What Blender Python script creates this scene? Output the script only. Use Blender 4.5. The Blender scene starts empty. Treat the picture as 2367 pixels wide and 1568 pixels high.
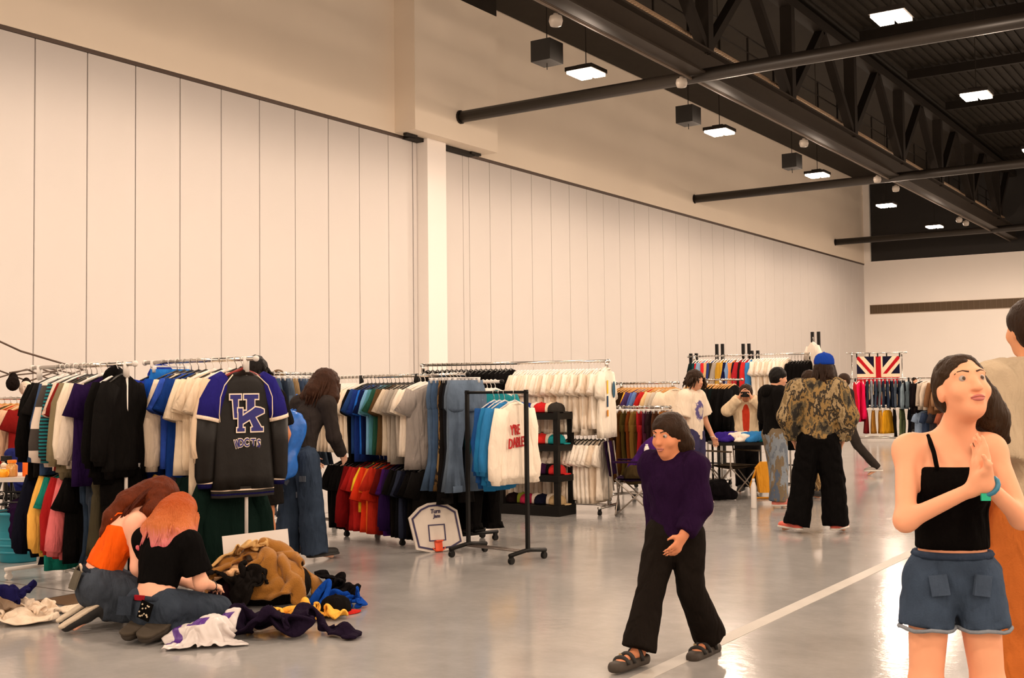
import bpy, bmesh, math, random
import numpy as np
from mathutils import Vector, Matrix, Euler
random.seed(7)
SC = bpy.context.scene
COL = SC.collection
PI = math.pi
# ------------------------------------------------------------------ camera, world, exposure
CAM_H = 1.5
FPX, YAW, PITCH, ROLL = 2674.9, 0.58725, 0.04302, -0.011276
IW, IH = 2367, 1568
FW = Vector((-math.sin(YAW)*math.cos(PITCH), math.cos(YAW)*math.cos(PITCH), math.sin(PITCH)))
_r0 = Vector((math.cos(YAW), math.sin(YAW), 0)); _u0 = _r0.cross(FW)
RT = math.cos(ROLL)*_r0 + math.sin(ROLL)*_u0
UP = -math.sin(ROLL)*_r0 + math.cos(ROLL)*_u0
CPOS = Vector((0, 0, CAM_H))
cam_d = bpy.data.cameras.new('camera')
cam_d.sensor_width = 36.0; cam_d.sensor_fit = 'HORIZONTAL'
cam_d.lens = 36.0*FPX/IW; cam_d.clip_start = 0.05; cam_d.clip_end = 300
cam = bpy.data.objects.new('camera', cam_d); COL.objects.link(cam)
cam.matrix_world = Matrix(((RT.x, UP.x, -FW.x, 0), (RT.y, UP.y, -FW.y, 0), (RT.z, UP.z, -FW.z, CAM_H), (0, 0, 0, 1)))
SC.camera = cam
SC.view_settings.view_transform = 'Standard'
SC.view_settings.look = 'None'
SC.view_settings.exposure = 0.0
SC.view_settings.gamma = 1.0
SC.view_settings.use_curve_mapping = False
wd = bpy.data.worlds.new('world'); SC.world = wd; wd.use_nodes = True
wd.node_tree.nodes['Background'].inputs[0].default_value = (1.0, .8, .62, 1)
wd.node_tree.nodes['Background'].inputs[1].default_value = 0.02
LAMP_COL = (1.0, .775, .60)
LAMP_W = 800.0

def at(x, y, d):
    """world point seen at picture point (x, y) at depth d in metres"""
    return CPOS + (FW + RT*((x-IW/2)/FPX) - UP*((y-IH/2)/FPX))*d
def floor_at(x, y, z=0.0):
    d = FW + RT*((x-IW/2)/FPX) - UP*((y-IH/2)/FPX)
    return CPOS + d*((z-CAM_H)/d.z)
def col_at(x, d):
    """floor point under picture column x at depth d"""
    p = at(x, 890, d); return Vector((p.x, p.y, 0))

# ------------------------------------------------------------------ materials
def lin(c):
    return tuple(((v/255)/12.92 if v/255 <= .04045 else ((v/255+.055)/1.055)**2.4) for v in c)
_mats = {}
def mat(key, color, rough=.8, metal=0.0, bump=0.0, bscale=60.0, var=0.0, vscale=6.0, emit=None, es=1.0, spec=.5, sheen=0.0, trans=0.0, alpha=1.0):
    if key in _mats: return _mats[key]
    m = bpy.data.materials.new(key); m.use_nodes = True
    nt = m.node_tree; b = nt.nodes['Principled BSDF']
    b.inputs['Base Color'].default_value = (*color, 1); b.inputs['Roughness'].default_value = rough
    b.inputs['Metallic'].default_value = metal; b.inputs['Specular IOR Level'].default_value = spec
    if sheen: b.inputs['Sheen Weight'].default_value = sheen
    if trans: b.inputs['Transmission Weight'].default_value = trans
    if alpha < 1: b.inputs['Alpha'].default_value = alpha
    if emit:
        b.inputs['Emission Color'].default_value = (*emit, 1); b.inputs['Emission Strength'].default_value = es
    if bump or var:
        tc = nt.nodes.new('ShaderNodeTexCoord')
        if var:
            n = nt.nodes.new('ShaderNodeTexNoise'); n.inputs['Scale'].default_value = vscale; n.inputs['Detail'].default_value = 4
            nt.links.new(tc.outputs['Object'], n.inputs['Vector'])
            mx = nt.nodes.new('ShaderNodeMix'); mx.data_type = 'RGBA'
            mx.inputs[6].default_value = (*[min(1, c*(1-var)) for c in color], 1)
            mx.inputs[7].default_value = (*[min(1, c*(1+var)) for c in color], 1)
            nt.links.new(n.outputs['Fac'], mx.inputs[0]); nt.links.new(mx.outputs[2], b.inputs['Base Color'])
        if bump:
            n2 = nt.nodes.new('ShaderNodeTexNoise'); n2.inputs['Scale'].default_value = bscale; n2.inputs['Detail'].default_value = 3
            nt.links.new(tc.outputs['Object'], n2.inputs['Vector'])
            bp = nt.nodes.new('ShaderNodeBump'); bp.inputs['Strength'].default_value = bump; bp.inputs['Distance'].default_value = .01
            nt.links.new(n2.outputs['Fac'], bp.inputs['Height']); nt.links.new(bp.outputs['Normal'], b.inputs['Normal'])
    _mats[key] = m; return m
def drape(m, strength=.55):
    """soft vertical folds and fine weave in the relief of a cloth"""
    nt = m.node_tree; b = nt.nodes['Principled BSDF']; tc = nt.nodes.new('ShaderNodeTexCoord')
    mp = nt.nodes.new('ShaderNodeMapping'); mp.inputs['Scale'].default_value = (1, 1, .28); nt.links.new(tc.outputs['Object'], mp.inputs[0])
    n = nt.nodes.new('ShaderNodeTexNoise'); n.inputs['Scale'].default_value = 15; n.inputs['Detail'].default_value = 2.5; n.inputs['Distortion'].default_value = .6; nt.links.new(mp.outputs[0], n.inputs['Vector'])
    f = nt.nodes.new('ShaderNodeTexNoise'); f.inputs['Scale'].default_value = 160; nt.links.new(tc.outputs['Object'], f.inputs['Vector'])
    a = nt.nodes.new('ShaderNodeMath'); a.operation = 'MULTIPLY_ADD'; a.inputs[1].default_value = .05; nt.links.new(f.outputs['Fac'], a.inputs[0]); nt.links.new(n.outputs['Fac'], a.inputs[2])
    bp = nt.nodes.new('ShaderNodeBump'); bp.inputs['Strength'].default_value = strength; bp.inputs['Distance'].default_value = .06
    nt.links.new(a.outputs[0], bp.inputs['Height']); nt.links.new(bp.outputs['Normal'], b.inputs['Normal']); return m
def cloth(rgb, var=.12, rough=.9, key=None):
    """procedural woven cloth in an sRGB colour"""
    k = key or 'cloth_%d_%d_%d' % rgb
    if k in _mats: return _mats[k]
    c = lin(rgb); lum = .3*c[0]+.6*c[1]+.1*c[2]; g = .45 if lum < .03 else .7 if lum < .09 else 1.0
    return drape(mat(k, tuple(v*g for v in c), rough=rough, var=var, vscale=9, spec=.04 if lum < .09 else .12))
def denim(rgb):
    k = 'denim_%d_%d_%d' % rgb
    if k in _mats: return _mats[k]
    return drape(mat(k, tuple(v*.75 for v in lin(rgb)), rough=.9, var=.5, vscale=6, spec=.06), .5)

def hairmat(key, c, var=.45):
    if key in _mats: return _mats[key]
    m = mat(key, tuple(v*.6 for v in c), rough=.5, var=var, vscale=26, spec=.12); nt = m.node_tree; b = nt.nodes['Principled BSDF']
    tc = nt.nodes.new('ShaderNodeTexCoord'); mp = nt.nodes.new('ShaderNodeMapping'); mp.inputs['Scale'].default_value = (1, 1, .10); nt.links.new(tc.outputs['Object'], mp.inputs[0])
    n = nt.nodes.new('ShaderNodeTexNoise'); n.inputs['Scale'].default_value = 110; n.inputs['Detail'].default_value = 3; nt.links.new(mp.outputs[0], n.inputs['Vector'])
    bp = nt.nodes.new('ShaderNodeBump'); bp.inputs['Strength'].default_value = .9; bp.inputs['Distance'].default_value = .012
    nt.links.new(n.outputs['Fac'], bp.inputs['Height']); nt.links.new(bp.outputs['Normal'], b.inputs['Normal']); return m
# ------------------------------------------------------------------ mesh builder
class MB:
    def __init__(s): s.v = []; s.f = []; s.mi = []
    def add(s, vs, fs, m=0):
        o = len(s.v); s.v += [tuple(p) for p in vs]; s.f += [tuple(i+o for i in f) for f in fs]; s.mi += [m]*len(fs); return s
    def box(s, c, d, rot=None, m=0):
        hx, hy, hz = d[0]/2, d[1]/2, d[2]/2
        vs = [Vector((x, y, z)) for z in (-hz, hz) for y in (-hy, hy) for x in (-hx, hx)]
        if rot is not None:
            R = rot if isinstance(rot, Matrix) else Euler(rot).to_matrix()
            vs = [R @ v for v in vs]
        c = Vector(c)
        return s.add([v+c for v in vs], [(0,2,3,1),(4,5,7,6),(0,1,5,4),(2,6,7,3),(0,4,6,2),(1,3,7,5)], m)
    def tube(s, pts, r, n=8, caps=True, m=0, sx=1.0):
        pts = [Vector(p) for p in pts]; k = len(pts)
        rs = r if isinstance(r, (list, tuple)) else [r]*k
        ref = None; vs = []
        for i, p in enumerate(pts):
            t = (pts[min(i+1, k-1)]-pts[max(i-1, 0)]).normalized()
            if ref is None:
                a = Vector((0, 0, 1)) if abs(t.z) < .9 else Vector((1, 0, 0))
                u = t.cross(a).normalized()
            else:
                u = (ref - t*ref.dot(t)).normalized()
            ref = u; w = t.cross(u)
            for j in range(n):
                a = 2*PI*j/n
                vs.append(p + u*(math.cos(a)*rs[i]*sx) + w*(math.sin(a)*rs[i]))
        fs = [(i*n+j, i*n+(j+1) % n, (i+1)*n+(j+1) % n, (i+1)*n+j) for i in range(k-1) for j in range(n)]
        if caps: fs += [tuple(range(n))[::-1], tuple(range((k-1)*n, k*n))]
        return s.add(vs, fs, m)
    def lathe(s, prof, n=16, c=(0, 0, 0), m=0, sx=1, sy=1):
        vs = [(c[0]+r*math.cos(2*PI*j/n)*sx, c[1]+r*math.sin(2*PI*j/n)*sy, c[2]+z) for r, z in prof for j in range(n)]
        k = len(prof)
        fs = [(i*n+j, i*n+(j+1) % n, (i+1)*n+(j+1) % n, (i+1)*n+j) for i in range(k-1) for j in range(n)]
        fs += [tuple(range(n))[::-1], tuple(range((k-1)*n, k*n))]
        return s.add(vs, fs, m)
    def ball(s, c, r, n=10, k=6, m=0):
        r = r if isinstance(r, (tuple, list)) else (r, r, r)
        prof = [(max(1e-3, math.sin(PI*i/k)), -math.cos(PI*i/k)) for i in range(k+1)]
        vs = [(c[0]+r[0]*a*math.cos(2*PI*j/n), c[1]+r[1]*a*math.sin(2*PI*j/n), c[2]+r[2]*z) for a, z in prof for j in range(n)]
        fs = [(i*n+j, i*n+(j+1) % n, (i+1)*n+(j+1) % n, (i+1)*n+j) for i in range(k) for j in range(n)]
        return s.add(vs, fs, m)
    def prism(s, poly, y0, y1, m=0):
        """polygon in the xz plane extruded along y"""
        n = len(poly)
        vs = [(x, y0, z) for x, z in poly]+[(x, y1, z) for x, z in poly]
        fs = [tuple(range(n)), tuple(range(2*n-1, n-1, -1))]+[(i, i+n, (i+1) % n+n, (i+1) % n) for i in range(n)]
        return s.add(vs, fs, m)
    def mesh(s, name, mats, smooth=False):
        me = bpy.data.meshes.new(name); me.from_pydata(s.v, [], s.f)
        for q in (mats if isinstance(mats, (list, tuple)) else [mats]): me.materials.append(q)
        if any(s.mi): me.polygons.foreach_set('material_index', s.mi)
        if smooth: me.polygons.foreach_set('use_smooth', [True]*len(s.f))
        me.update()
        return me
    def build(s, name, mats, parent=None, smooth=False, **k):
        return link(name, s.mesh(name, mats, smooth), parent, **k)
def link(name, me, parent=None, label=None, cat=None, group=None, kind=None, loc=None, rot=None):
    o = bpy.data.objects.new(name, me); COL.objects.link(o)
    if parent is not None: o.parent = parent
    if label: o['label'] = label
    if cat: o['category'] = cat
    if group: o['group'] = group
    if kind: o['kind'] = kind
    if loc is not None: o.location = loc
    if rot is not None: o.rotation_euler = rot
    return o
def thing(name, label, cat, loc=(0, 0, 0), rz=0.0, group=None):
    return link(name, None, None, label, cat, group, None, loc, (0, 0, rz))
def copy_tree(o, parent=None):
    c = o.copy(); COL.objects.link(c); c.parent = parent
    for ch in list(o.children): copy_tree(ch, c)
    return c

# ------------------------------------------------------------------ the hall
WX = -20.57; WZ = 8.70; RZ = 13.55; FY = 68.77; X1, Y0 = 24.0, -14.0
M_wall = mat('wall_paint', (.90, .84, .78), rough=.75, var=.03, vscale=.6)
M_panel = mat('partition_panel', (.585, .545, .515), rough=.6, bump=.05, bscale=120, var=.03, vscale=.8)
M_upper = mat('upper_wall_paint', (.84, .73, .60), rough=.8, var=.04, vscale=.5)
M_dark = mat('black_steel', (.017, .013, .010), rough=.6, var=.2, vscale=3, spec=.15)
M_deck = mat('roof_deck_paint', (.022, .017, .012), rough=.7, var=.25, vscale=2, spec=.15)
M_joint = mat('joint_shadow', (.06, .045, .035), rough=.9)  # even dark brown for slab joints, panel backing and floor box frame
def floor_mat():
    m = bpy.data.materials.new('polished_concrete'); m.use_nodes = True; nt = m.node_tree; b = nt.nodes['Principled BSDF']
    tc = nt.nodes.new('ShaderNodeTexCoord')
    def noise(sc, det, rough=.6):
        n = nt.nodes.new('ShaderNodeTexNoise'); n.inputs['Scale'].default_value = sc; n.inputs['Detail'].default_value = det; n.inputs['Roughness'].default_value = rough
        nt.links.new(tc.outputs['Object'], n.inputs['Vector']); return n
    n1 = noise(.35, 6); n2 = noise(4, 8, .7); n3 = noise(1.2, 4)
    r = nt.nodes.new('ShaderNodeValToRGB'); r.color_ramp.elements[0].position = .3; r.color_ramp.elements[1].position = .72
    r.color_ramp.elements[0].color = (.31, .302, .293, 1); r.color_ramp.elements[1].color = (.42, .41, .397, 1)
    nt.links.new(n1.outputs['Fac'], r.inputs[0])
    mx = nt.nodes.new('ShaderNodeMix'); mx.data_type = 'RGBA'; mx.blend_type = 'MULTIPLY'; mx.inputs[0].default_value = .35
    nt.links.new(r.outputs[0], mx.inputs[6])
    r2 = nt.nodes.new('ShaderNodeValToRGB'); r2.color_ramp.elements[0].position = .35; r2.color_ramp.elements[0].color = (.6, .6, .6, 1); r2.color_ramp.elements[1].position = .65
    nt.links.new(n2.outputs['Fac'], r2.inputs[0]); nt.links.new(r2.outputs[0], mx.inputs[7])
    nt.links.new(mx.outputs[2], b.inputs['Base Color'])
    mr = nt.nodes.new('ShaderNodeMapRange'); mr.inputs[3].default_value = .10; mr.inputs[4].default_value = .19
    nt.links.new(n3.outputs['Fac'], mr.inputs[0]); nt.links.new(mr.outputs[0], b.inputs['Roughness'])
    bp = nt.nodes.new('ShaderNodeBump'); bp.inputs['Strength'].default_value = .06; bp.inputs['Distance'].default_value = .02
    n4 = noise(14, 3); nt.links.new(n4.outputs['Fac'], bp.inputs['Height']); nt.links.new(bp.outputs['Normal'], b.inputs['Normal'])
    b.inputs['Specular IOR Level'].default_value = .55
    return m
MB().box(((WX+X1)/2, (FY+Y0)/2, -.1), (X1-WX+2, FY-Y0+2, .2)).build('floor', floor_mat(), kind='structure')
# saw-cut control joints in the slab
jb = MB()
jy = floor_at(80, 1356).y
jb.box((-13.2, jy, .0006), (13.5, .010, .0012))
jb.box((-9.85, 28, .0006), (.010, 80, .0012))
jb.build('trim_1', M_joint, kind='structure')
MB().box((-2.81, 27, .0009), (.105, 70, .0018)).build('floor_tape', mat('white_tape', (.40, .37, .33), rough=.5, var=.1),
    label='long straight white tape line stuck across the concrete floor', cat='tape')
lf = MB().box((-2.81, 27, .0009), (.105, 70, .0018))

# left wall: two runs of tall folding partition panels under an upper wall with a bulkhead and a column
wl = link('wall_left', None, kind='structure')
up = MB(); up.box((WX-.35+.06, (FY+Y0)/2, (WZ+RZ+.4)/2), (.7, FY-Y0, RZ+.4-WZ)); up.build('upper_wall', M_upper, wl)
MB().box((WX-.45, (FY+Y0)/2, WZ/2), (.6, FY-Y0, WZ)).build('backing', M_joint, wl)
MB().box((WX-.02, (FY+Y0)/2, WZ-.045), (.12, FY-Y0, .07)).build('track', mat('track', (.09, .06, .045), rough=.5, metal=.3), wl)
gap = .022
def panel(y0, y1, name='panel'):
    b = MB(); x = WX; t = .10; e = .008
    ya, yb = y0+gap/2, y1-gap/2; z0, z1 = .03, WZ-.085
    b.add([(x, ya+e, z0), (x, yb-e, z0), (x, yb-e, z1), (x, ya+e, z1), (x-e, ya, z0), (x-e, yb, z0), (x-e, yb, z1), (x-e, ya, z1), (x-t, ya, z0), (x-t, yb, z0), (x-t, yb, z1), (x-t, ya, z1)],
          [(0,1,2,3), (0,4,5,1), (1,5,6,2), (2,6,7,3), (3,7,4,0), (4,8,9,5), (5,9,10,6), (6,10,11,7), (7,11,8,4)])
    return b
PW = 1.22
pm = panel(0, PW).mesh('panel', M_panel)
for i in range(-22, 9):
    o = link('panel', pm, wl, loc=(0, 13.8047+i*PW, 0))
panel(24.78, 25.86).build('panel', M_panel, wl)
panel(25.88, 26.06).build('panel', M_panel, wl)
panel(27.3, 28.3).build('panel', M_panel, wl)
panel(28.3, 28.62).build('panel', M_panel, wl)
for i in range(0, 32): link('panel', pm, wl, loc=(0, 29.7348+i*PW, 0))
panel(28.62, 29.7348).build('panel', M_panel, wl)
# column and bulkhead
cb = MB(); cb.box((WX+.19-.3, (26.07+26.95)/2, 4.4), (.38+.6, .88, 8.8)); cb.build('trim_2', mat('column_paint', (.80, .75, .71), rough=.7), kind='structure')
bb = MB(); bb.box((WX+.395-.2, (25.0+29.05)/2, (8.72+12.95)/2), (.79+.4, 4.05, 12.95-8.72)); bb.build('trim_3', M_upper, kind='structure')
bt = MB(); bt.box((WX+.1, 27.0, 8.66), (.30, 3.2, .1)); bt.box((WX+.25, 28.6, 8.68), (.12, .5, .07)); bt.box((WX+.3, 25.4, 8.68), (.12, .5, .07))
bt.build('trim_4', M_dark, kind='structure')
# far wall: white below, black above, long vent slot
wf = link('wall_far', None, kind='structure')
MB().box(((WX+X1)/2, FY+.3, 4.4), (X1-WX+1, .6, 8.8)).build('lower_wall', M_wall, wf)
MB().box(((WX+X1)/2+.25, FY+.36, (8.8+RZ+.4)/2), (X1-WX-.5, .6, RZ+.4-8.8)).build('upper_wall', mat('black_paint', (.012, .009, .007), rough=.7), wf)
MB().box((WX+.2, FY+.28, (8.8+RZ)/2), (.45, .7, RZ-8.8)).build('corner_pier', M_wall, wf)
vt = thing('air_vent', 'long brown slatted air vent slot high on the far white wall', 'vent', (-20.25, FY, 5.68))
MB().box((9, -.01, .26), (18, .02, .52)).build('backing', mat('vent_back', (.10, .062, .03), rough=.7), vt)
fr = MB(); fr.box((9, -.03, .53), (18, .06, .03)); fr.box((9, -.03, 0), (18, .06, .03)); fr.build('frame', mat('vent_frame', (.45, .36, .28), rough=.6), vt)
sl = MB().box((0, -.04, .26), (.035, .04, .5)).mesh('slat', mat('vent_slat', (.14, .09, .05), rough=.6))
for i in range(60): link('slat', sl, vt, loc=(.15+i*.3, 0, 0))
# unseen walls that close the hall
MB().box((X1+.3, (FY+Y0)/2, RZ/2), (.6, FY-Y0+1, RZ)).build('wall_right', M_wall, kind='structure')
MB().box(((WX+X1)/2, Y0-.3, RZ/2), (X1-WX, .6, RZ)).build('wall_back', M_wall, kind='structure')
# roof deck with flutes
cd = link('ceiling', None, kind='structure')
MB().box(((WX+X1)/2, (FY+Y0)/2, RZ+.35), (X1-WX+1.4, FY-Y0+1.4, .2)).build('deck', M_deck, cd)
MB().box((-16.4, (FY+Y0)/2, RZ+.05), (8.1, FY-Y0, .1)).build('dark_soffit', M_deck, cd)
MB().box((WX+.395, 27.025, (12.955+RZ)/2), (.80, 4.06, RZ-12.955)).build('dark_infill', M_deck, cd)
fl = MB()
x = WX+.3
while x < X1:
    fl.box((x, (FY+Y0)/2, RZ+.22), (.16, FY-Y0, .07)); x += .32
o = fl.build('deck_flutes', M_deck, cd); o['kind'] = 'stuff'
pu = MB().box((4, 0, 0), (X1-WX-8.4, .16, .34)).mesh('purlin', M_dark)
for i in range(12): link('purlin', pu, cd, loc=((WX+X1)/2+.6, 3.0+i*6.1, RZ-.04))

# long roof trusses along the hall with a catwalk
TRX = -12.15; TZ = 9.50
def truss(x0, label):
    t = thing('roof_truss', label, 'truss', (x0, 0, 0))
    b = MB(); L = FY-Y0-.2; cy = (FY+Y0)/2
    b.box((0, cy, TZ-.02), (.42, L, .05)); b.box((0, cy, TZ+.30), (.06, L, .62)); b.box((0, cy, TZ+.62), (.42, L, .05))
    b.build('bottom_chord', mat('truss_paint', (.038, .029, .022), rough=.5, var=.15, spec=.15), t)
    b = MB(); b.box((0, cy, RZ-.45), (.4, L, .3)); b.build('top_chord', M_dark, t)
    c = MB(); c.tube([(-.26, Y0+.2, TZ-.02), (-.26, FY-.2, TZ-.02)], .03, 6); c.tube([(-.20, Y0+.2, TZ-.12), (-.20, FY-.2, TZ-.12)], .035, 6)
    c.build('conduit', mat('conduit', (.12, .085, .06), rough=.45, metal=.4), t)
    ys = [27.4, 33.5, 39.6, 45.7, 51.8, 57.9, 64.0, 21.3, 15.2, 9.1]
    for y in ys:
        MB().box((0, y, (TZ+.6+RZ-.5)/2), (.36, .30, RZ-.5-TZ-.6)).build('web_post', M_dark, t)
        a = Vector((0, y, TZ+.65)); e = Vector((0, y+3.05, RZ-.55))
        d = e-a; ang = math.atan2(d.y, d.z)
        MB().box((a+e)/2, (.26, .22, d.length), Euler((-ang, 0, 0))).build('web_diagonal', M_dark, t)
        e = Vector((0, y-3.05, RZ-.55)); d = e-a; ang = math.atan2(d.y, d.z)
        MB().box((a+e)/2, (.26, .22, d.length), Euler((-ang, 0, 0))).build('web_diagonal', M_dark, t)
    return t
truss(TRX, 'long dark steel roof truss nearer the panelled wall with pipes under its bottom chord')
cw = thing('catwalk', 'narrow ribbed catwalk with rail posts running just behind the roof truss', 'catwalk', (TRX-.75, 0, TZ+1.15))
MB().box((0, 30, 0), (.8, 76, .05)).build('deck', mat('catwalk_deck', (.30, .20, .12), rough=.6, metal=.2, var=.3, vscale=1), cw)
rb = MB()
for i in range(500): rb.box((0, -7.8+i*.15, -.035), (.78, .05, .03))
rb.build('ribs', mat('catwalk_rib', (.36, .25, .15), rough=.6), cw, kind='stuff')
ps = MB().box((.24, 0, .5), (.05, .05, 1.05)).mesh('rail_post', M_dark)
for i in range(38): link('rail_post', ps, cw, loc=(0, -7+i*2.03, 0))
hr = MB(); hr.tube([(.24, -8, 1.0), (.24, 67, 1.0)], .025, 6); hr.tube([(.24, -8, .55), (.24, 67, .55)], .02, 6); hr.build('hand_rail', M_dark, cw)
# round cross pipes
pk = ['near', 'middle', 'far', 'farthest']
for (y, x0, lab) in ((27.1, WX+.79, 'thick dark round cross pipe ending at the bulkhead over the white column'),
                (44.9, WX, 'dark round cross pipe ending on the wall past the third lamp'),
                (63.4, WX, 'dark round cross pipe nearest the far wall')):
    p = thing('cross_pipe', lab, 'pipe', (0, y, TZ-.05))
    b = MB(); b.tube([(x0, 0, 0), (X1, 0, 0)], .17, 14); b.build('pipe', mat('pipe_paint', (.022, .017, .013), rough=.42), p, smooth=True)
    b = MB(); b.lathe([(.20, -.02), (.20, .03)], 14); o = b.build('wall_flange', M_dark, p); o.location = (x0+.03, 0, 0); o.rotation_euler = (0, PI/2, 0)
# air duct
du = thing('air_duct', 'wide pale brown air duct under the roof at the top right', 'duct', (-3.6, 0, 11.6))
MB().box((1.5, 30, .6), (3.0, 76, 1.2)).build('body', mat('duct_metal', (.22, .165, .125), rough=.38, metal=.35, var=.1), du)
for i in range(24):
    MB().box((1.5, -6+i*3.1, .6), (3.05, .06, 1.25)).build('seam', mat('duct_seam', (.10, .075, .055), rough=.5, metal=.3), du)
# lamps
M_lampglow = mat('lamp_lens', (1, .9, .8), emit=(1.0, .80, .60), es=20)
hb = MB(); hb.box((0, 0, .10), (.76, .80, .10)); hb.box((0, 0, .18), (.34, .34, .10)); hb_m = hb.mesh('housing', M_dark)
le = MB(); le.box((-.19, 0, .02), (.30, .74, .07)); le.box((.19, 0, .02), (.30, .74, .07)); le_m = le.mesh('lens', M_lampglow)
bx = MB(); bx.box((0, 0, .62), (.55, .62, .52)); bx_m = bx.mesh('speaker_box', mat('box_black', (.018, .016, .014), rough=.6))
rod = MB().tube([(0, 0, .2), (0, 0, RZ-9.3+.2)], .012, 6).mesh('stem', M_dark)
rows = [(-14.2, 'row beside the panelled wall'), (-6.7, 'row right of the roof truss'), (1.5, 'row over the middle of the hall'), (9.7, 'row past the middle'), (17.5, 'row by the right wall')]
posn = [(59.4, 'farthest'), (51.0, 'second farthest'), (42.0, 'middle'), (33.0, 'third nearest'), (24.8, 'second nearest'), (16.6, 'nearest seen'), (8.3, 'beyond the frame, overhead'), (0.0, 'beside the camera'), (-8.3, 'behind the camera')]
for rx, rl in rows:
    for py, pl in posn:
        vis = rx < -5 and 16 < py < 60
        t = thing('ceiling_lamp', ('glowing twin-lens high bay lamp, %s one in the %s' % (pl, rl)) if vis else 'glowing twin-lens high bay lamp hanging outside the picture', 'lamp', (rx, py, 9.3), 0, None if vis else 'lamps outside the picture')
        link('housing', hb_m, t); link('lens', le_m, t); link('stem', rod, t)
        ld = bpy.data.lights.new('lamp_light', 'SPOT'); ld.energy = LAMP_W; ld.color = LAMP_COL; ld.spot_size = math.radians(178); ld.spot_blend = .30; ld.shadow_soft_size = .28
        lo = link('lamp_light', ld, t); lo.location = (0, 0, -.30)
        ld = bpy.data.lights.new('lamp_spill', 'POINT'); ld.energy = LAMP_W*.22; ld.color = LAMP_COL; ld.shadow_soft_size = .25
        lo = link('lamp_spill', ld, t); lo.location = (0, 0, -.28)
for py, pl in ((24.4, 'nearest'), (32.5, 'middle'), (41.4, 'farthest')):
    t = thing('ceiling_speaker', 'black box speaker hung beside a lamp by the wall, %s of the three' % pl, 'speaker', (-14.75, py-.55, 9.1))
    link('cabinet', bx_m, t); link('stem', rod, t)
# small white devices under the truss
dm = MB(); dm.lathe([(.05, .14), (.06, .1), (.13, .08), (.15, -.02), (.12, -.12), (.05, -.14)], 12)
dmm = dm.mesh('detector', mat('white_plastic', (.42, .37, .32), rough=.4), True)
for i, y in enumerate((20.5, 26.6, 35.6, 43.6, 46.1, 56.8, 58.2)):
    o = link('detector', dmm, None, 'small white detector under the truss, %s of seven from the near end' % ('first', 'second', 'third', 'fourth', 'fifth', 'sixth', 'last')[i], 'detector', loc=(TRX-.3, y, TZ-.28))

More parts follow.
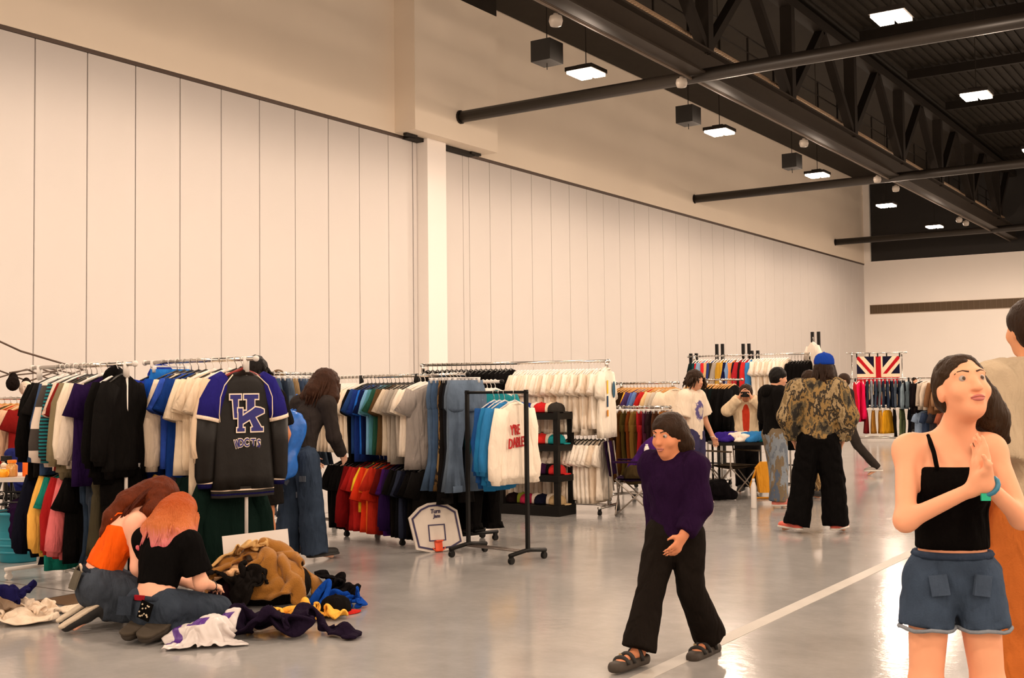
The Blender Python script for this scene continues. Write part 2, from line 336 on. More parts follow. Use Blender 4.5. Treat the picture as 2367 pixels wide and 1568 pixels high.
# ------------------------------------------------------------------ implicit-surface modeller (smooth one-piece bodies, crumpled cloth)
def _rot(a, b):
    d = (b-a); L = np.linalg.norm(d)
    return d/(L+1e-9), L
class SDF:
    """smooth union of tapered capsules / ellipsoids, meshed with surface nets"""
    def __init__(s, k=.03): s.p = []; s.k = k; s.sub = []; s.cuts = []
    def cap(s, a, b, r1, r2=None, flat=None, k=None, cutb=False, cuta=False):
        """tapered capsule; flat=(axis, factor) squashes it along an axis; cutb cuts the end flat"""
        s.p.append(('c', np.array(a, float), np.array(b, float), r1, r1 if r2 is None else r2, flat, k, cuta, cutb)); return s
    def ell(s, c, r, R=None, k=None):
        s.p.append(('e', np.array(c, float), np.array(r, float), None if R is None else np.array(Matrix(R) if not isinstance(R, np.ndarray) else R, float), k)); return s
    def chain(s, pts, rs, **kw):
        for i in range(len(pts)-1): s.cap(pts[i], pts[i+1], rs[i], rs[i+1], **kw)
        return s
    def carve(s, c, r, R=None): s.sub.append((np.array(c, float), np.array(r, float), None if R is None else np.array(R, float))); return s
    def cut(s, point, normal): s.cuts.append((np.array(point, float), np.array(normal, float))); return s
    def bounds(s):
        lo = []; hi = []
        for q in s.p:
            if q[0] == 'c':
                m = max(q[3], q[4]); fl = 1/(q[5][1]) if q[5] is not None and q[5][1] < 1 else 1
                m *= fl
                lo.append(np.minimum(q[1], q[2])-m); hi.append(np.maximum(q[1], q[2])+m)
            else:
                m = q[2].max() if q[3] is not None else q[2]
                lo.append(q[1]-m); hi.append(q[1]+m)
        return lo, hi
    def mesh(s, name, h, mats, disp=None, smooth=1, floor=None):
        los, his = s.bounds(); pad = 2.5*h
        lo = np.min(los, 0)-pad; hi = np.max(his, 0)+pad
        if floor is not None: lo[2] = max(lo[2], floor-2*h)
        n = np.ceil((hi-lo)/h).astype(int)+1
        ax = [lo[i]+h*np.arange(n[i]) for i in range(3)]
        F = np.full(n, 1.0, np.float32)
        for q, l, u in zip(s.p, los, his):
            kk = q[6] if q[0] == 'c' else q[4]
            kk = s.k if kk is None else kk
            m = kk*1.3+2*h
            i0 = np.clip(np.floor((l-m-lo)/h).astype(int), 0, n-1); i1 = np.clip(np.ceil((u+m-lo)/h).astype(int)+1, 1, n)
            if np.any(i1 <= i0): continue
            X = ax[0][i0[0]:i1[0], None, None]; Y = ax[1][None, i0[1]:i1[1], None]; Z = ax[2][None, None, i0[2]:i1[2]]
            if q[0] == 'c':
                a, b, r1, r2, flat = q[1:6]
                d, L = _rot(a, b)
                P = [X-a[0], Y-a[1], Z-a[2]]
                t = (P[0]*d[0]+P[1]*d[1]+P[2]*d[2])/(L+1e-9)
                tc = np.clip(t, 0, 1)
                V = [P[i]-tc*L*d[i] for i in range(3)]
                if flat is not None:
                    f = np.array(flat[0], float); f = f/np.linalg.norm(f)
                    c = V[0]*f[0]+V[1]*f[1]+V[2]*f[2]
                    g = 1/flat[1]-1
                    D = np.sqrt(V[0]**2+V[1]**2+V[2]**2+c*c*((1/flat[1])**2-1))*(flat[1] if flat[1] < 1 else 1)
                    D = D-(r1+(r2-r1)*tc)*(flat[1] if flat[1] < 1 else 1)
                else:
                    D = np.sqrt(V[0]**2+V[1]**2+V[2]**2)-(r1+(r2-r1)*tc)
                if q[8]: D = np.maximum(D, (t-1)*L)
                if q[7]: D = np.maximum(D, -t*L)
            else:
                c, r, R = q[1:4]
                P = [X-c[0], Y-c[1], Z-c[2]]
                if R is not None: P = [P[0]*R[0][i]+P[1]*R[1][i]+P[2]*R[2][i] for i in range(3)]
                k0 = np.sqrt((P[0]/r[0])**2+(P[1]/r[1])**2+(P[2]/r[2])**2)
                k1 = np.sqrt((P[0]/r[0]**2)**2+(P[1]/r[1]**2)**2+(P[2]/r[2]**2)**2)+1e-9
                D = k0*(k0-1)/k1
            G = F[i0[0]:i1[0], i0[1]:i1[1], i0[2]:i1[2]]
            hh = np.clip(.5+.5*(G-D)/kk, 0, 1)
            F[i0[0]:i1[0], i0[1]:i1[1], i0[2]:i1[2]] = G*(1-hh)+D*hh-kk*hh*(1-hh)
        X = ax[0][:, None, None]; Y = ax[1][None, :, None]; Z = ax[2][None, None, :]
        if disp is not None: F = F+disp(X, Y, Z)
        for c, r, R in s.sub:
            P = [X-c[0], Y-c[1], Z-c[2]]
            if R is not None: P = [P[0]*R[0][i]+P[1]*R[1][i]+P[2]*R[2][i] for i in range(3)]
            k0 = np.sqrt((P[0]/r[0])**2+(P[1]/r[1])**2+(P[2]/r[2])**2)
            F = np.maximum(F, -(k0-1)*r.min())
        for p, nn in s.cuts:
            F = np.maximum(F, (X-p[0])*nn[0]+(Y-p[1])*nn[1]+(Z-p[2])*nn[2])
        if floor is not None: F = np.maximum(F, floor-Z)
        F[0] = F[-1] = 1; F[:, 0] = F[:, -1] = 1; F[:, :, 0] = F[:, :, -1] = 1
        return nets(name, F, lo, h, mats, smooth)
def nets(name, F, lo, h, mats, smooth):
    S = F < 0
    c = [S[i:i+F.shape[0]-1, j:j+F.shape[1]-1, k:k+F.shape[2]-1] for i in (0, 1) for j in (0, 1) for k in (0, 1)]
    cnt = sum(q.astype(np.int8) for q in c)
    act = (cnt > 0) & (cnt < 8)
    idx = np.argwhere(act); m = len(idx)
    if m == 0: return bpy.data.meshes.new(name)
    vid = -np.ones(act.shape, np.int32); vid[act] = np.arange(m)
    acc = np.zeros((m, 3)); w = np.zeros(m)
    co = [(i, j, k) for i in (0, 1) for j in (0, 1) for k in (0, 1)]
    val = [F[idx[:, 0]+i, idx[:, 1]+j, idx[:, 2]+k] for i, j, k in co]
    for a in range(8):
        for b in range(a+1, 8):
            if sum(abs(co[a][q]-co[b][q]) for q in range(3)) != 1: continue
            x = (val[a] < 0) != (val[b] < 0)
            t = np.where(x, val[a]/(val[a]-val[b]+1e-12*(val[a] == val[b])), 0)
            p = np.array(co[a])+t[:, None]*(np.array(co[b])-np.array(co[a]))
            acc += np.where(x[:, None], p, 0); w += x
    V = lo+h*(idx+acc/w[:, None])
    faces = []
    for axn in range(3):
        o = [q for q in range(3) if q != axn]
        A = np.take(S, range(0, S.shape[axn]-1), axn); B = np.take(S, range(1, S.shape[axn]), axn)
        e = np.argwhere(A != B)
        if not len(e): continue
        ok = (e[:, o[0]] > 0) & (e[:, o[1]] > 0) & (e[:, o[0]] < S.shape[o[0]]-1) & (e[:, o[1]] < S.shape[o[1]]-1)
        e = e[ok]
        flip = S[tuple(e.T)]
        def g(d0, d1):
            q = e.copy(); q[:, o[0]] += d0; q[:, o[1]] += d1
            return vid[tuple(q.T)]
        quad = np.stack([g(-1, -1), g(0, -1), g(0, 0), g(-1, 0)], 1)
        if axn == 1: flip = ~flip
        quad[~flip] = quad[~flip][:, ::-1]
        faces.append(quad)
    Q = np.concatenate(faces); Q = Q[(Q >= 0).all(1)]
    if smooth:
        for _ in range(smooth):
            s_ = np.zeros_like(V); cn = np.zeros(m)
            for a, b in ((0, 1), (1, 2), (2, 3), (3, 0)):
                np.add.at(s_, Q[:, a], V[Q[:, b]]); np.add.at(s_, Q[:, b], V[Q[:, a]])
                np.add.at(cn, Q[:, a], 1); np.add.at(cn, Q[:, b], 1)
            V = V*.5+.5*s_/np.maximum(cn, 1)[:, None]
    me = bpy.data.meshes.new(name)
    me.vertices.add(m); me.vertices.foreach_set('co', V.astype(np.float32).ravel())
    me.loops.add(len(Q)*4); me.loops.foreach_set('vertex_index', Q.astype(np.int32).ravel())
    me.polygons.add(len(Q)); me.polygons.foreach_set('loop_start', np.arange(0, len(Q)*4, 4, dtype=np.int32))
    me.polygons.foreach_set('use_smooth', np.ones(len(Q), bool))
    for q in (mats if isinstance(mats, (list, tuple)) else [mats]): me.materials.append(q)
    me.update(calc_edges=True); me.validate()
    return me
def wrinkle(amp, f, seed=0, dirz=.35, fine=.45):
    """fold field: broad soft folds with creased valleys and a finer set on top"""
    if f < 60: f *= 2.1
    r = np.random.RandomState(seed); A = r.normal(0, 1, (6, 3)); ph = r.uniform(0, 6, 8)
    A = A/np.linalg.norm(A, axis=1)[:, None]
    def d(X, Y, Z):
        w = np.sin(f*.55*(A[3][0]*X+A[3][1]*Y+A[3][2]*Z)+ph[3])*1.5+np.sin(f*.8*(A[4][0]*X+A[4][1]*Y+A[4][2]*Z)+ph[4])*.8
        o = 0
        for i in range(3):
            o = o-np.abs(np.sin(f*(.6+.25*i)*(A[i][0]*X+A[i][1]*Y+A[i][2]*Z*dirz)+ph[i]+w))
        if fine:
            for i in range(2):
                o = o-fine*np.abs(np.sin(f*(1.7+.5*i)*(A[i+4][0]*X+A[i+4][1]*Y+A[i+4][2]*Z*dirz)+ph[i+5]+w*1.3))
        return (o/3+.62)*amp
    return d

# ------------------------------------------------------------------ hanging clothes
def ring_garment(rings, n=26, fold=None):
    """rings: (z, half-width, half-depth, slope) from the neck down"""
    v = []; f = []
    for i, (z, w, d, sl) in enumerate(rings):
        for j in range(n):
            a = 2*PI*j/n; ca, sa = math.cos(a), math.sin(a)
            x = w*(abs(ca)**.75)*(1 if ca >= 0 else -1); y = d*(abs(sa)**.9)*(1 if sa >= 0 else -1)
            if fold: y += fold(x, z, i, a)
            v.append((x, y, z-sl*abs(x)))
    k = len(rings)
    f = [(i*n+j, (i+1)*n+j, (i+1)*n+(j+1) % n, i*n+(j+1) % n) for i in range(k-1) for j in range(n)]
    f.append(tuple(range(n))); f.append(tuple(range((k-1)*n, k*n))[::-1])
    return v, f
def hanger_mesh(color='black', w=.20, hook='steel', wood=False):
    key = 'hanger_%s' % color
    if key in bpy.data.meshes: return bpy.data.meshes[key]
    cols = dict(black=(.012, .011, .010), white=(.75, .72, .68), wood=(.55, .27, .07), clear=(.55, .55, .55), red=(.25, .02, .015), wire=(.5, .5, .5))
    m = mat('hanger_'+color, cols[color], rough=.35)
    b = MB()
    b.tube([(0, 0, -.005+.03*math.cos(t)*1.0-.025, ) if False else (.020*math.sin(t), 0, .006+.020*math.cos(t)-.020) for t in np.linspace(-2.4, 1.9, 9)][::-1]+[(0, 0, -.05), (0, 0, -.085)], .0035, 5, m=1)
    r = .011 if color in ('wood', 'white', 'red') else .007
    b.tube([(-w, 0, -.155), (-w*.5, 0, -.115), (0, 0, -.085), (w*.5, 0, -.115), (w, 0, -.155)], [r*.8, r, r*1.3, r, r*.8], 6)
    if color in ('black', 'clear', 'white'): b.tube([(-w, 0, -.155), (0, 0, -.165), (w, 0, -.155)], .005, 5)
    me = b.mesh(key, [m, mat('hook_steel', (.55, .52, .48), rough=.3, metal=.9) if color != 'white' else m], True)
    return me
def top_mesh(name, m, w=.25, L=.70, sl=.22, d=.045, seed=0, sleeve='short', cuffs=None, hem=False, flare=1.0, neckw=.085, drop=0.12, m2=None, hood=False, open_front=False):
    """shirt, sweatshirt or jacket hanging from a hanger; rail contact at z=0, width along x"""
    R = random.Random(seed); ph = [R.uniform(0, 6) for _ in range(6)]; fr = [R.uniform(18, 34) for _ in range(3)]
    sh = .21*(w/.25)**.5
    def fold(x, z, i, a):
        t = max(0, min(1, (-z-.2)/(L-.1)))
        return t*(.016*math.sin(fr[0]*x+ph[0]+2*z)+.013*math.sin(1.6*fr[1]*x+ph[1]+3*z))+ .006*math.sin(9*z+ph[2]+6*x)
    tz = -.095
    rings = [(tz-.005, neckw*.8, .030, .10), (tz, neckw, .036, .22), (tz-.012, sh*.72, .040, .26), (tz-.03, sh, d*.85, .20), (tz-.075, sh+.012, d, .12), (tz-.15, w-.025, d*1.05, .03)]
    for t in (.3, .45, .6, .75, .88, 1.0):
        rings.append((tz-L*t, (w-.01)+(w*.06*flare)*(t-.3), d*(1.0+.25*t), 0))
    if hem:
        z = rings[-1][0]; rings[-1] = (z+.055, w*1.02, d*1.25, 0); rings += [(z+.05, w*.94, d*.95, 0), (z, w*.90, d*.9, 0)]
    z, ww, dd, _ = rings[-1]
    rings += [(z+.002, ww*.95, dd*.75, 0), (z+.05, ww*.9, dd*.5, 0)]
    b = MB(); vs, fs = ring_garment(rings, 34, fold)
    mi = 0
    b.add(vs, fs, 0)
    for s in (-1, 1):
        x0 = s*(sh-.035); z0 = tz-.075
        if sleeve == 'short':
            dx = R.uniform(.22, .46); le = sl*1.12
            a = Vector((x0, 0, z0)); e = a+Vector((s*dx, R.uniform(-.1, .1), -1)).normalized()*le
            pts = [a, a.lerp(e, .5), e, e-(e-a)*.02, e-(e-a)*.25]; rr = [.085, .104, .122, .112, .09]
        elif sleeve == 'long':
            k = R.uniform(.10, .22); bend = R.uniform(-.02, .03)
            a = Vector((x0, 0, z0)); e = a+Vector((s*(k*sl+.02), R.uniform(-.02, .03), -sl*.98))
            q = a.lerp(e, .5)+Vector((s*(.025+bend), 0, 0))
            if cuffs:
                pts = [a, a.lerp(q, .5), q, q.lerp(e, .5), q.lerp(e, .86), q.lerp(e, .89), e, e+Vector((0, 0, .004)), e+Vector((0, 0, .05))]
                rr = [.085, .088, .080, .076, .072, .052, .048, .040, .036]
            else:
                pts = [a, a.lerp(q, .5), q, q.lerp(e, .5), e, e+Vector((0, 0, .004)), e+Vector((0, 0, .06))]
                rr = [.085, .085, .076, .070, .066, .058, .05]
        else: continue
        o = len(b.v); b.tube(pts, rr, 10, m=0)
        for i in range(o, len(b.v)):
            x, y, zz = b.v[i]
            y *= min(1.0, d/.075)*(.78 if sleeve == 'short' else 1.0)
            y += .008*math.sin(22*zz+ph[3]+s)+.004*math.sin(47*zz+ph[4]); x += .006*math.sin(26*zz+ph[5])
            b.v[i] = (x, y, zz)
    if hood:
        b.ball((0, .03, tz-.03), (.12, .055, .10), 12, 7)
    return b.mesh(name, m, True)
def collar_mesh(m, nw=.085):
    k = 'collar_'+m.name
    if k in bpy.data.meshes: return bpy.data.meshes[k]
    b = MB(); b.tube([(nw*math.cos(t)*1.02, .037*math.sin(t), -.098-.014*(math.sin(t) < 0)*abs(math.sin(t))-.2*abs(nw*math.cos(t))) for t in np.linspace(0, 2*PI, 17)], .010, 6, caps=False)
    return b.mesh(k, m, True)
def trouser_mesh(name, m, L=1.0, w=.18, d=.035, seed=0, flare=.02, short=False):
    R = random.Random(seed); ph = [R.uniform(0, 6) for _ in range(4)]
    b = MB()
    def fold(x, z, i, a): return .010*math.sin(30*x+ph[0]+3*z)+.008*math.sin(7*z+ph[1])
    vs, fs = ring_garment([(-.075, w*.80, d*.5, 0), (-.07, w*.9, d*.7, 0), (-.11, w*.92, d*.75, 0), (-.115, w*.95, d*.8, 0), (-.22, w*1.05, d, 0), (-.33, w*1.04, d*1.05, 0), (-.36, w*.9, d*.9, 0)], 22, fold)
    b.add(vs, fs)
    for s in (-1, 1):
        kx = w*.5; e = L
        prof = [(-.25, .50), (-.36, .48), (-.45, .44), (-.55, .40), (-.70, .36), (-.85, .37+flare*3), (-L, .41+flare*9)]
        prof = [p for p in prof if p[0] > -L]+[(-L, .41+flare*9), (-L+.004, .36+flare*9), (-L+.06, .33+flare*6)]
        n = 12; o = len(b.v); v = []
        for z, r in prof:
            for j in range(n):
                a = 2*PI*j/n; x = s*(kx+.045*max(0, -z-.3))+w*r*math.cos(a)*1.0; y = d*.95*math.sin(a)+.012*math.sin(16*x+ph[2]+4*z+s)+.007*math.sin(11*z+ph[3]+s)
                v.append((x, y, z))
        k = len(prof); f = [(i*n+j, (i+1)*n+j, (i+1)*n+(j+1) % n, i*n+(j+1) % n) for i in range(k-1) for j in range(n)]
        f += [tuple(range(n)), tuple(range((k-1)*n, k*n))[::-1]]
        b.add(v, f)
    return b.mesh(name, m, True)
def clip_hanger_mesh():
    if 'clip_hanger' in bpy.data.meshes: return bpy.data.meshes['clip_hanger']
    m = mat('clear_plastic', (.62, .60, .58), rough=.2)
    b = MB(); b.tube([(.020*math.sin(t), 0, .006+.020*math.cos(t)-.020) for t in np.linspace(-2.4, 1.9, 9)][::-1]+[(0, 0, -.045)], .0035, 5)
    b.box((0, 0, -.05), (.33, .012, .014)); b.box((-.14, 0, -.07), (.03, .03, .05)); b.box((.14, 0, -.07), (.03, .03, .05))
    return b.mesh('clip_hanger', m, True)
_gm = {}
def hang(kind, rgb, pos, rz, label, group=None, hanger='black', mate=None, cat=None, scale=1.0, **kw):
    """one garment on its hanger; pos is the point where the hook meets the rail"""
    v = random.randrange(3)
    m = mate or cloth(rgb)
    key = (kind, m.name, v, tuple(sorted(kw.items())))
    if key not in _gm:
        seed = hash(kind) % 1000 if False else (sum(map(ord, kind+m.name))+v*37)
        P = dict(tee=dict(w=.265, L=.70, sl=.22, sleeve='short'), long=dict(w=.275, L=.68, sl=.58, sleeve='long', cuffs=True, hem=True, d=.05),
                 shirt=dict(w=.27, L=.74, sl=.58, sleeve='long'), jacket=dict(w=.29, L=.70, sl=.60, sleeve='long', d=.06, cuffs=True, hem=True),
                 hoodie=dict(w=.28, L=.70, sl=.60, sleeve='long', cuffs=True, hem=True, hood=True, d=.055), vest=dict(w=.25, L=.62, sleeve='none'),
                 dress=dict(w=.25, L=1.0, sleeve='none', flare=4), coat=dict(w=.28, L=.85, sl=.60, sleeve='long', d=.055)).get(kind)
        if kind in ('trousers', 'shorts'):
            q = dict(L=1.02 if kind == 'trousers' else .55); q.update(kw); me = trouser_mesh(kind, m, seed=seed, **q)
        elif kind == 'skirt':
            q = dict(L=.62, w=.22); q.update(kw)
            me = top_mesh('skirt', m, seed=seed, sleeve='none', neckw=.19, flare=3, **q)
        else:
            P = dict(P); P.update(kw); me = top_mesh(kind, m, seed=seed, **P)
        _gm[key] = me
    names = dict(tee='t_shirt', long='sweatshirt', shirt='long_sleeve_shirt', jacket='jacket', hoodie='hoodie', vest='vest', dress='dress', coat='coat', trousers='trousers', shorts='shorts', skirt='skirt')
    nm = names[kind]
    o = link(nm, _gm[key], None, label, cat or {'t_shirt': 't-shirt', 'long_sleeve_shirt': 'shirt'}.get(nm, nm), group, None, pos, (0, 0, rz))
    o.scale = (scale,)*3
    hm = clip_hanger_mesh() if kind in ('trousers', 'shorts', 'skirt') else hanger_mesh(hanger)
    link('hanger', hm, o)
    if kind in ('tee', 'long', 'hoodie'): link('collar', collar_mesh(m), o)
    return o
# ------------------------------------------------------------------ racks
M_chrome = mat('chrome', (.62, .59, .55), rough=.22, metal=1.0)
M_white = mat('white_enamel', (.66, .62, .58), rough=.4)
M_black = mat('black_enamel', (.005, .0045, .004), rough=.5, spec=.18)
def rack(label, p0, p1, zr, lower=None, m_rail=M_chrome, m_post=M_chrome, m_base=M_chrome, ext=.18, rr=.016, foot=.28, double=False, name='clothes_rack', base=True, inset=.12, casters=True, hidden_low=False):
    p0 = Vector((p0[0], p0[1], 0)); p1 = Vector((p1[0], p1[1], 0)); dv = p1-p0; L = dv.length; a = math.atan2(dv.y, dv.x)
    t = thing(name, label, 'clothes rack', p0, a)
    MB().tube([(-.0, 0, zr), (L, 0, zr)], rr, 10).build('hanging_rail', m_rail, t, True)
    for x in (0, L):
        b = MB(); b.ball((x, 0, zr), (rr*1.5,)*3, 8, 6); b.build('end_cap', m_base, t, True)
    for x in (inset, L-inset):
        MB().tube([(x, 0, .10), (x, 0, zr)], .014, 8).build('post', m_post, t, True)
        b = MB(); b.tube([(x, 0, zr-.10), (x, 0, zr+.018)], .024, 8); b.build('bracket', m_base, t, True)
        if base:
            b = MB(); b.tube([(x, -foot, .085), (x, foot, .085)], .018, 8); b.build('foot', m_base, t, True)
            if casters:
                for y in (-foot+.03, foot-.03):
                    b = MB(); b.box((x, y, .06), (.03, .035, .04)); b.tube([(x-.018, y, .028), (x+.018, y, .028)], .028, 10); b.build('caster', m_base if m_base is not M_chrome else M_black, t)
    if lower:
        MB().tube([(inset, 0, lower), (L-inset, 0, lower)], rr*.9, 8).build('lower_rail', m_rail, t, True)
    if base: MB().tube([(inset, 0, .10), (L-inset, 0, .10)], .014, 8).build('base_bar', m_post, t, True)
    return t, p0, dv/L, L, a
def along(p0, u, s, z): return (p0.x+u.x*s, p0.y+u.y*s, z)

def face_dir(rt, toward):
    v = RT*rt-FW*toward; v.z = 0; return math.atan2(-v.x, v.y)
# ---- crumpled clothes
def heap(name, label, cat, pos, rz, build, m, h=.011, wr=(.028, 16, 1), group=None, parts=()):
    t = link(name, None, None, label, cat, group, None, pos, (0, 0, rz))
    S = SDF(.035); build(S)
    link('cloth', S.mesh('cloth', h, m, disp=wrinkle(*wr), floor=.0), t)
    for n, bf, mm in parts:
        S = SDF(.02); bf(S); link(n, S.mesh(n, h, mm, disp=wrinkle(.010, 22, 3), floor=.0), t)
    return t
def hp(px, py): 
    p = floor_at(px, py); return Vector((p.x, p.y, 0))
PR = face_dir(0, 1)+PI     # local +x = right in the picture, +y = away
# loose clothes on the floor: flat-cut cloth dropped and crumpled with the cloth solver
from mathutils import noise as mnoise
def outline_grid(kind, W, L, n):
    def inside(x, y):
        ax = abs(x)
        if kind == 'top': return (ax < .28*W and abs(y) < .5*L) or (.28*W <= ax < .62*W and .14*L+.10*L < y+.35*(ax-.28*W) < .5*L)
        if kind == 'trousers': return (ax < .25*W and .15*L < y < .5*L) or (.02*W < ax < .25*W and -.5*L < y <= .15*L)
        return ax < .5*W and abs(y) < .5*L
    st = max(W*1.24 if kind == 'top' else W, L)/n; v = {}; vs = []; fs = []; k = int(.7*max(W, L)/st)+1
    def vid(i, j):
        if (i, j) not in v: v[(i, j)] = len(vs); vs.append((i*st, j*st))
        return v[(i, j)]
    for i in range(-k, k):
        for j in range(-k, k):
            if inside((i+.5)*st, (j+.5)*st): fs.append((vid(i, j), vid(i+1, j), vid(i+1, j+1), vid(i, j+1)))
    return vs, fs
FINISH = []
def collide(o, th=.005):
    o.modifiers.new('collision', 'COLLISION'); o.collision.thickness_outer = th; o.collision.cloth_friction = 25
def drop(name, label, cat, kind, W, L, pos, rz, seed, m, frames=26, shrink=-.30, h0=.10, amp=.08, squash=(.75, .75), n=46, thick=.008, tilt=(0, 0), bend=.4, part='cloth', solid=True):
    vs, fs = outline_grid(kind, W, L, n); R = random.Random(seed); o = Vector((R.uniform(0, 50), R.uniform(0, 50), 0))
    c, s = math.cos(rz), math.sin(rz); out = []
    for x, y in vs:
        z = h0+amp*(1+mnoise.noise(Vector((x*5, y*5, 0))+o)+.5*mnoise.noise(Vector((x*11, y*11, 3))+o))+tilt[0]*x+tilt[1]*y
        x, y = x*squash[0]+.05*mnoise.noise(Vector((x*4, y*4, 9))+o), y*squash[1]+.05*mnoise.noise(Vector((x*4, y*4, 17))+o)
        out.append((pos[0]+c*x-s*y, pos[1]+s*x+c*y, z))
    me = bpy.data.meshes.new(name); me.from_pydata(out, [], fs); ob = bpy.data.objects.new(name, me); COL.objects.link(ob)
    cm = ob.modifiers.new('cloth', 'CLOTH'); q = cm.settings; q.quality = 4; q.mass = .25; q.tension_stiffness = 12; q.compression_stiffness = 12; q.shear_stiffness = 4; q.bending_stiffness = bend; q.shrink_min = shrink; q.air_damping = 3
    q.tension_damping = 5; q.compression_damping = 5; q.shear_damping = 5; q.bending_damping = .5
    k = cm.collision_settings; k.collision_quality = 3; k.distance_min = .007; k.use_self_collision = True; k.self_distance_min = .007; k.self_friction = 8
    cm.point_cache.frame_end = frames
    for f in range(1, frames+1): SC.frame_set(f)
    new = bpy.data.meshes.new_from_object(ob.evaluated_get(bpy.context.evaluated_depsgraph_get()))
    bpy.data.objects.remove(ob); SC.frame_set(1)
    P = np.array([v.co for v in new.vertices]); cen = Vector((float(P[:, 0].mean()), float(P[:, 1].mean()), 0))
    for v in new.vertices: v.co = v.co-cen
    new.name = name; new.materials.clear(); new.materials.append(m); new.polygons.foreach_set('use_smooth', [True]*len(new.polygons))
    o = link(name, new, None, label, cat, loc=cen)
    collide(o, .007)
    FINISH.append((o, thick))
    return o
collide(bpy.data.objects['floor'])
PP = hp(612, 1404)+Vector((FW.x, FW.y, 0))*.16
core = heap('black_sweater', 'charcoal black sweater bundled under the brown fleece', 'sweater', PP, PR, lambda S: (S.cap((-.26, -.04, .06), (.06, -.04, .10), .10, .12), S.cap((-.05, .05, .08), (.14, .05, .12), .12, .13), S.cap((-.25, .08, .10), (.0, .08, .14), .09, .11), S.cap((.12, .03, .10), (.17, .03, .14), .11, .10)), cloth((38, 33, 30)), h=.016, wr=(.03, 12, 6))
collide(core.children[0])
fw2 = Vector((FW.x, FW.y, 0)).normalized(); rt2 = Vector((RT.x, RT.y, 0)).normalized()
M_fl = mat('fleece_brown', lin((146, 96, 26)), rough=.95, bump=.5, bscale=120, var=.2, vscale=14, sheen=.15)
drop('dark_jacket', 'black and plum jacket at the left of the clothes pile', 'jacket', 'top', .85, .6, PP-rt2*.24-fw2*.02, PR+.5, 8, cloth((44, 24, 38)), h0=.20, squash=(.6, .6), thick=.010)
drop('cream_fleece', 'cream fleece peeping out between the khaki trousers and the brown fleece', 'jacket', 'square', .60, .55, PP-rt2*.05+fw2*.04, PR+.4, 5, cloth((236, 190, 142)), n=28, h0=.24, squash=(.6, .6), thick=.012)
drop('fleece_jacket', 'large olive brown fleece jacket on top of the clothes pile', 'jacket', 'top', 1.22, .86, PP+rt2*.12-fw2*.05, PR+.35, 11, M_fl, h0=.20, squash=(.64, .62), thick=.018, amp=.11, shrink=-.34, bend=.9, frames=34)
drop('khaki_trousers', 'khaki cotton trousers thrown on the back left of the clothes pile', 'trousers', 'trousers', .95, .85, PP-rt2*.25+fw2*.06, PR+1.9, 3, cloth((204, 164, 106)), h0=.26, squash=(.62, .62))
drop('black_shirt', 'black shirt lying in front of the brown fleece', 'shirt', 'top', .70, .42, PP-rt2*.16-fw2*.24, PR+.1, 14, cloth((34, 30, 28)), h0=.10, squash=(.62, .55))
drop('blue_jacket', 'bright blue jacket at the right edge of the pile', 'jacket', 'top', .90, .62, hp(752, 1402)+fw2*.04, PR-.6, 17, cloth((22, 76, 176)), h0=.10, squash=(.5, .42), shrink=-.38, amp=.12)
drop('black_hoodie', 'black garment between the brown fleece and the blue jacket', 'hoodie', 'square', .60, .60, hp(728, 1388)+fw2*.06, PR+.3, 19, cloth((26, 24, 26)), n=28, h0=.08, squash=(.55, .55), shrink=-.30, amp=.08, frames=30, thick=.012)
drop('yellow_sweatshirt', 'crumpled yellow sweatshirt lying in front of the pile', 'sweatshirt', 'top', .80, .50, hp(672, 1430), PR-.25, 23, cloth((236, 176, 72)), h0=.08, squash=(.58, .36), shrink=-.40, thick=.014, amp=.12)
drop('plum_fleece', 'dark plum fleece stretched across the floor at the front', 'jacket', 'top', 1.05, .70, hp(630, 1476)+fw2*.05, PR-.18, 27, cloth((44, 32, 56)), h0=.10, squash=(.68, .40), shrink=-.40, thick=.016, amp=.15, bend=.8)
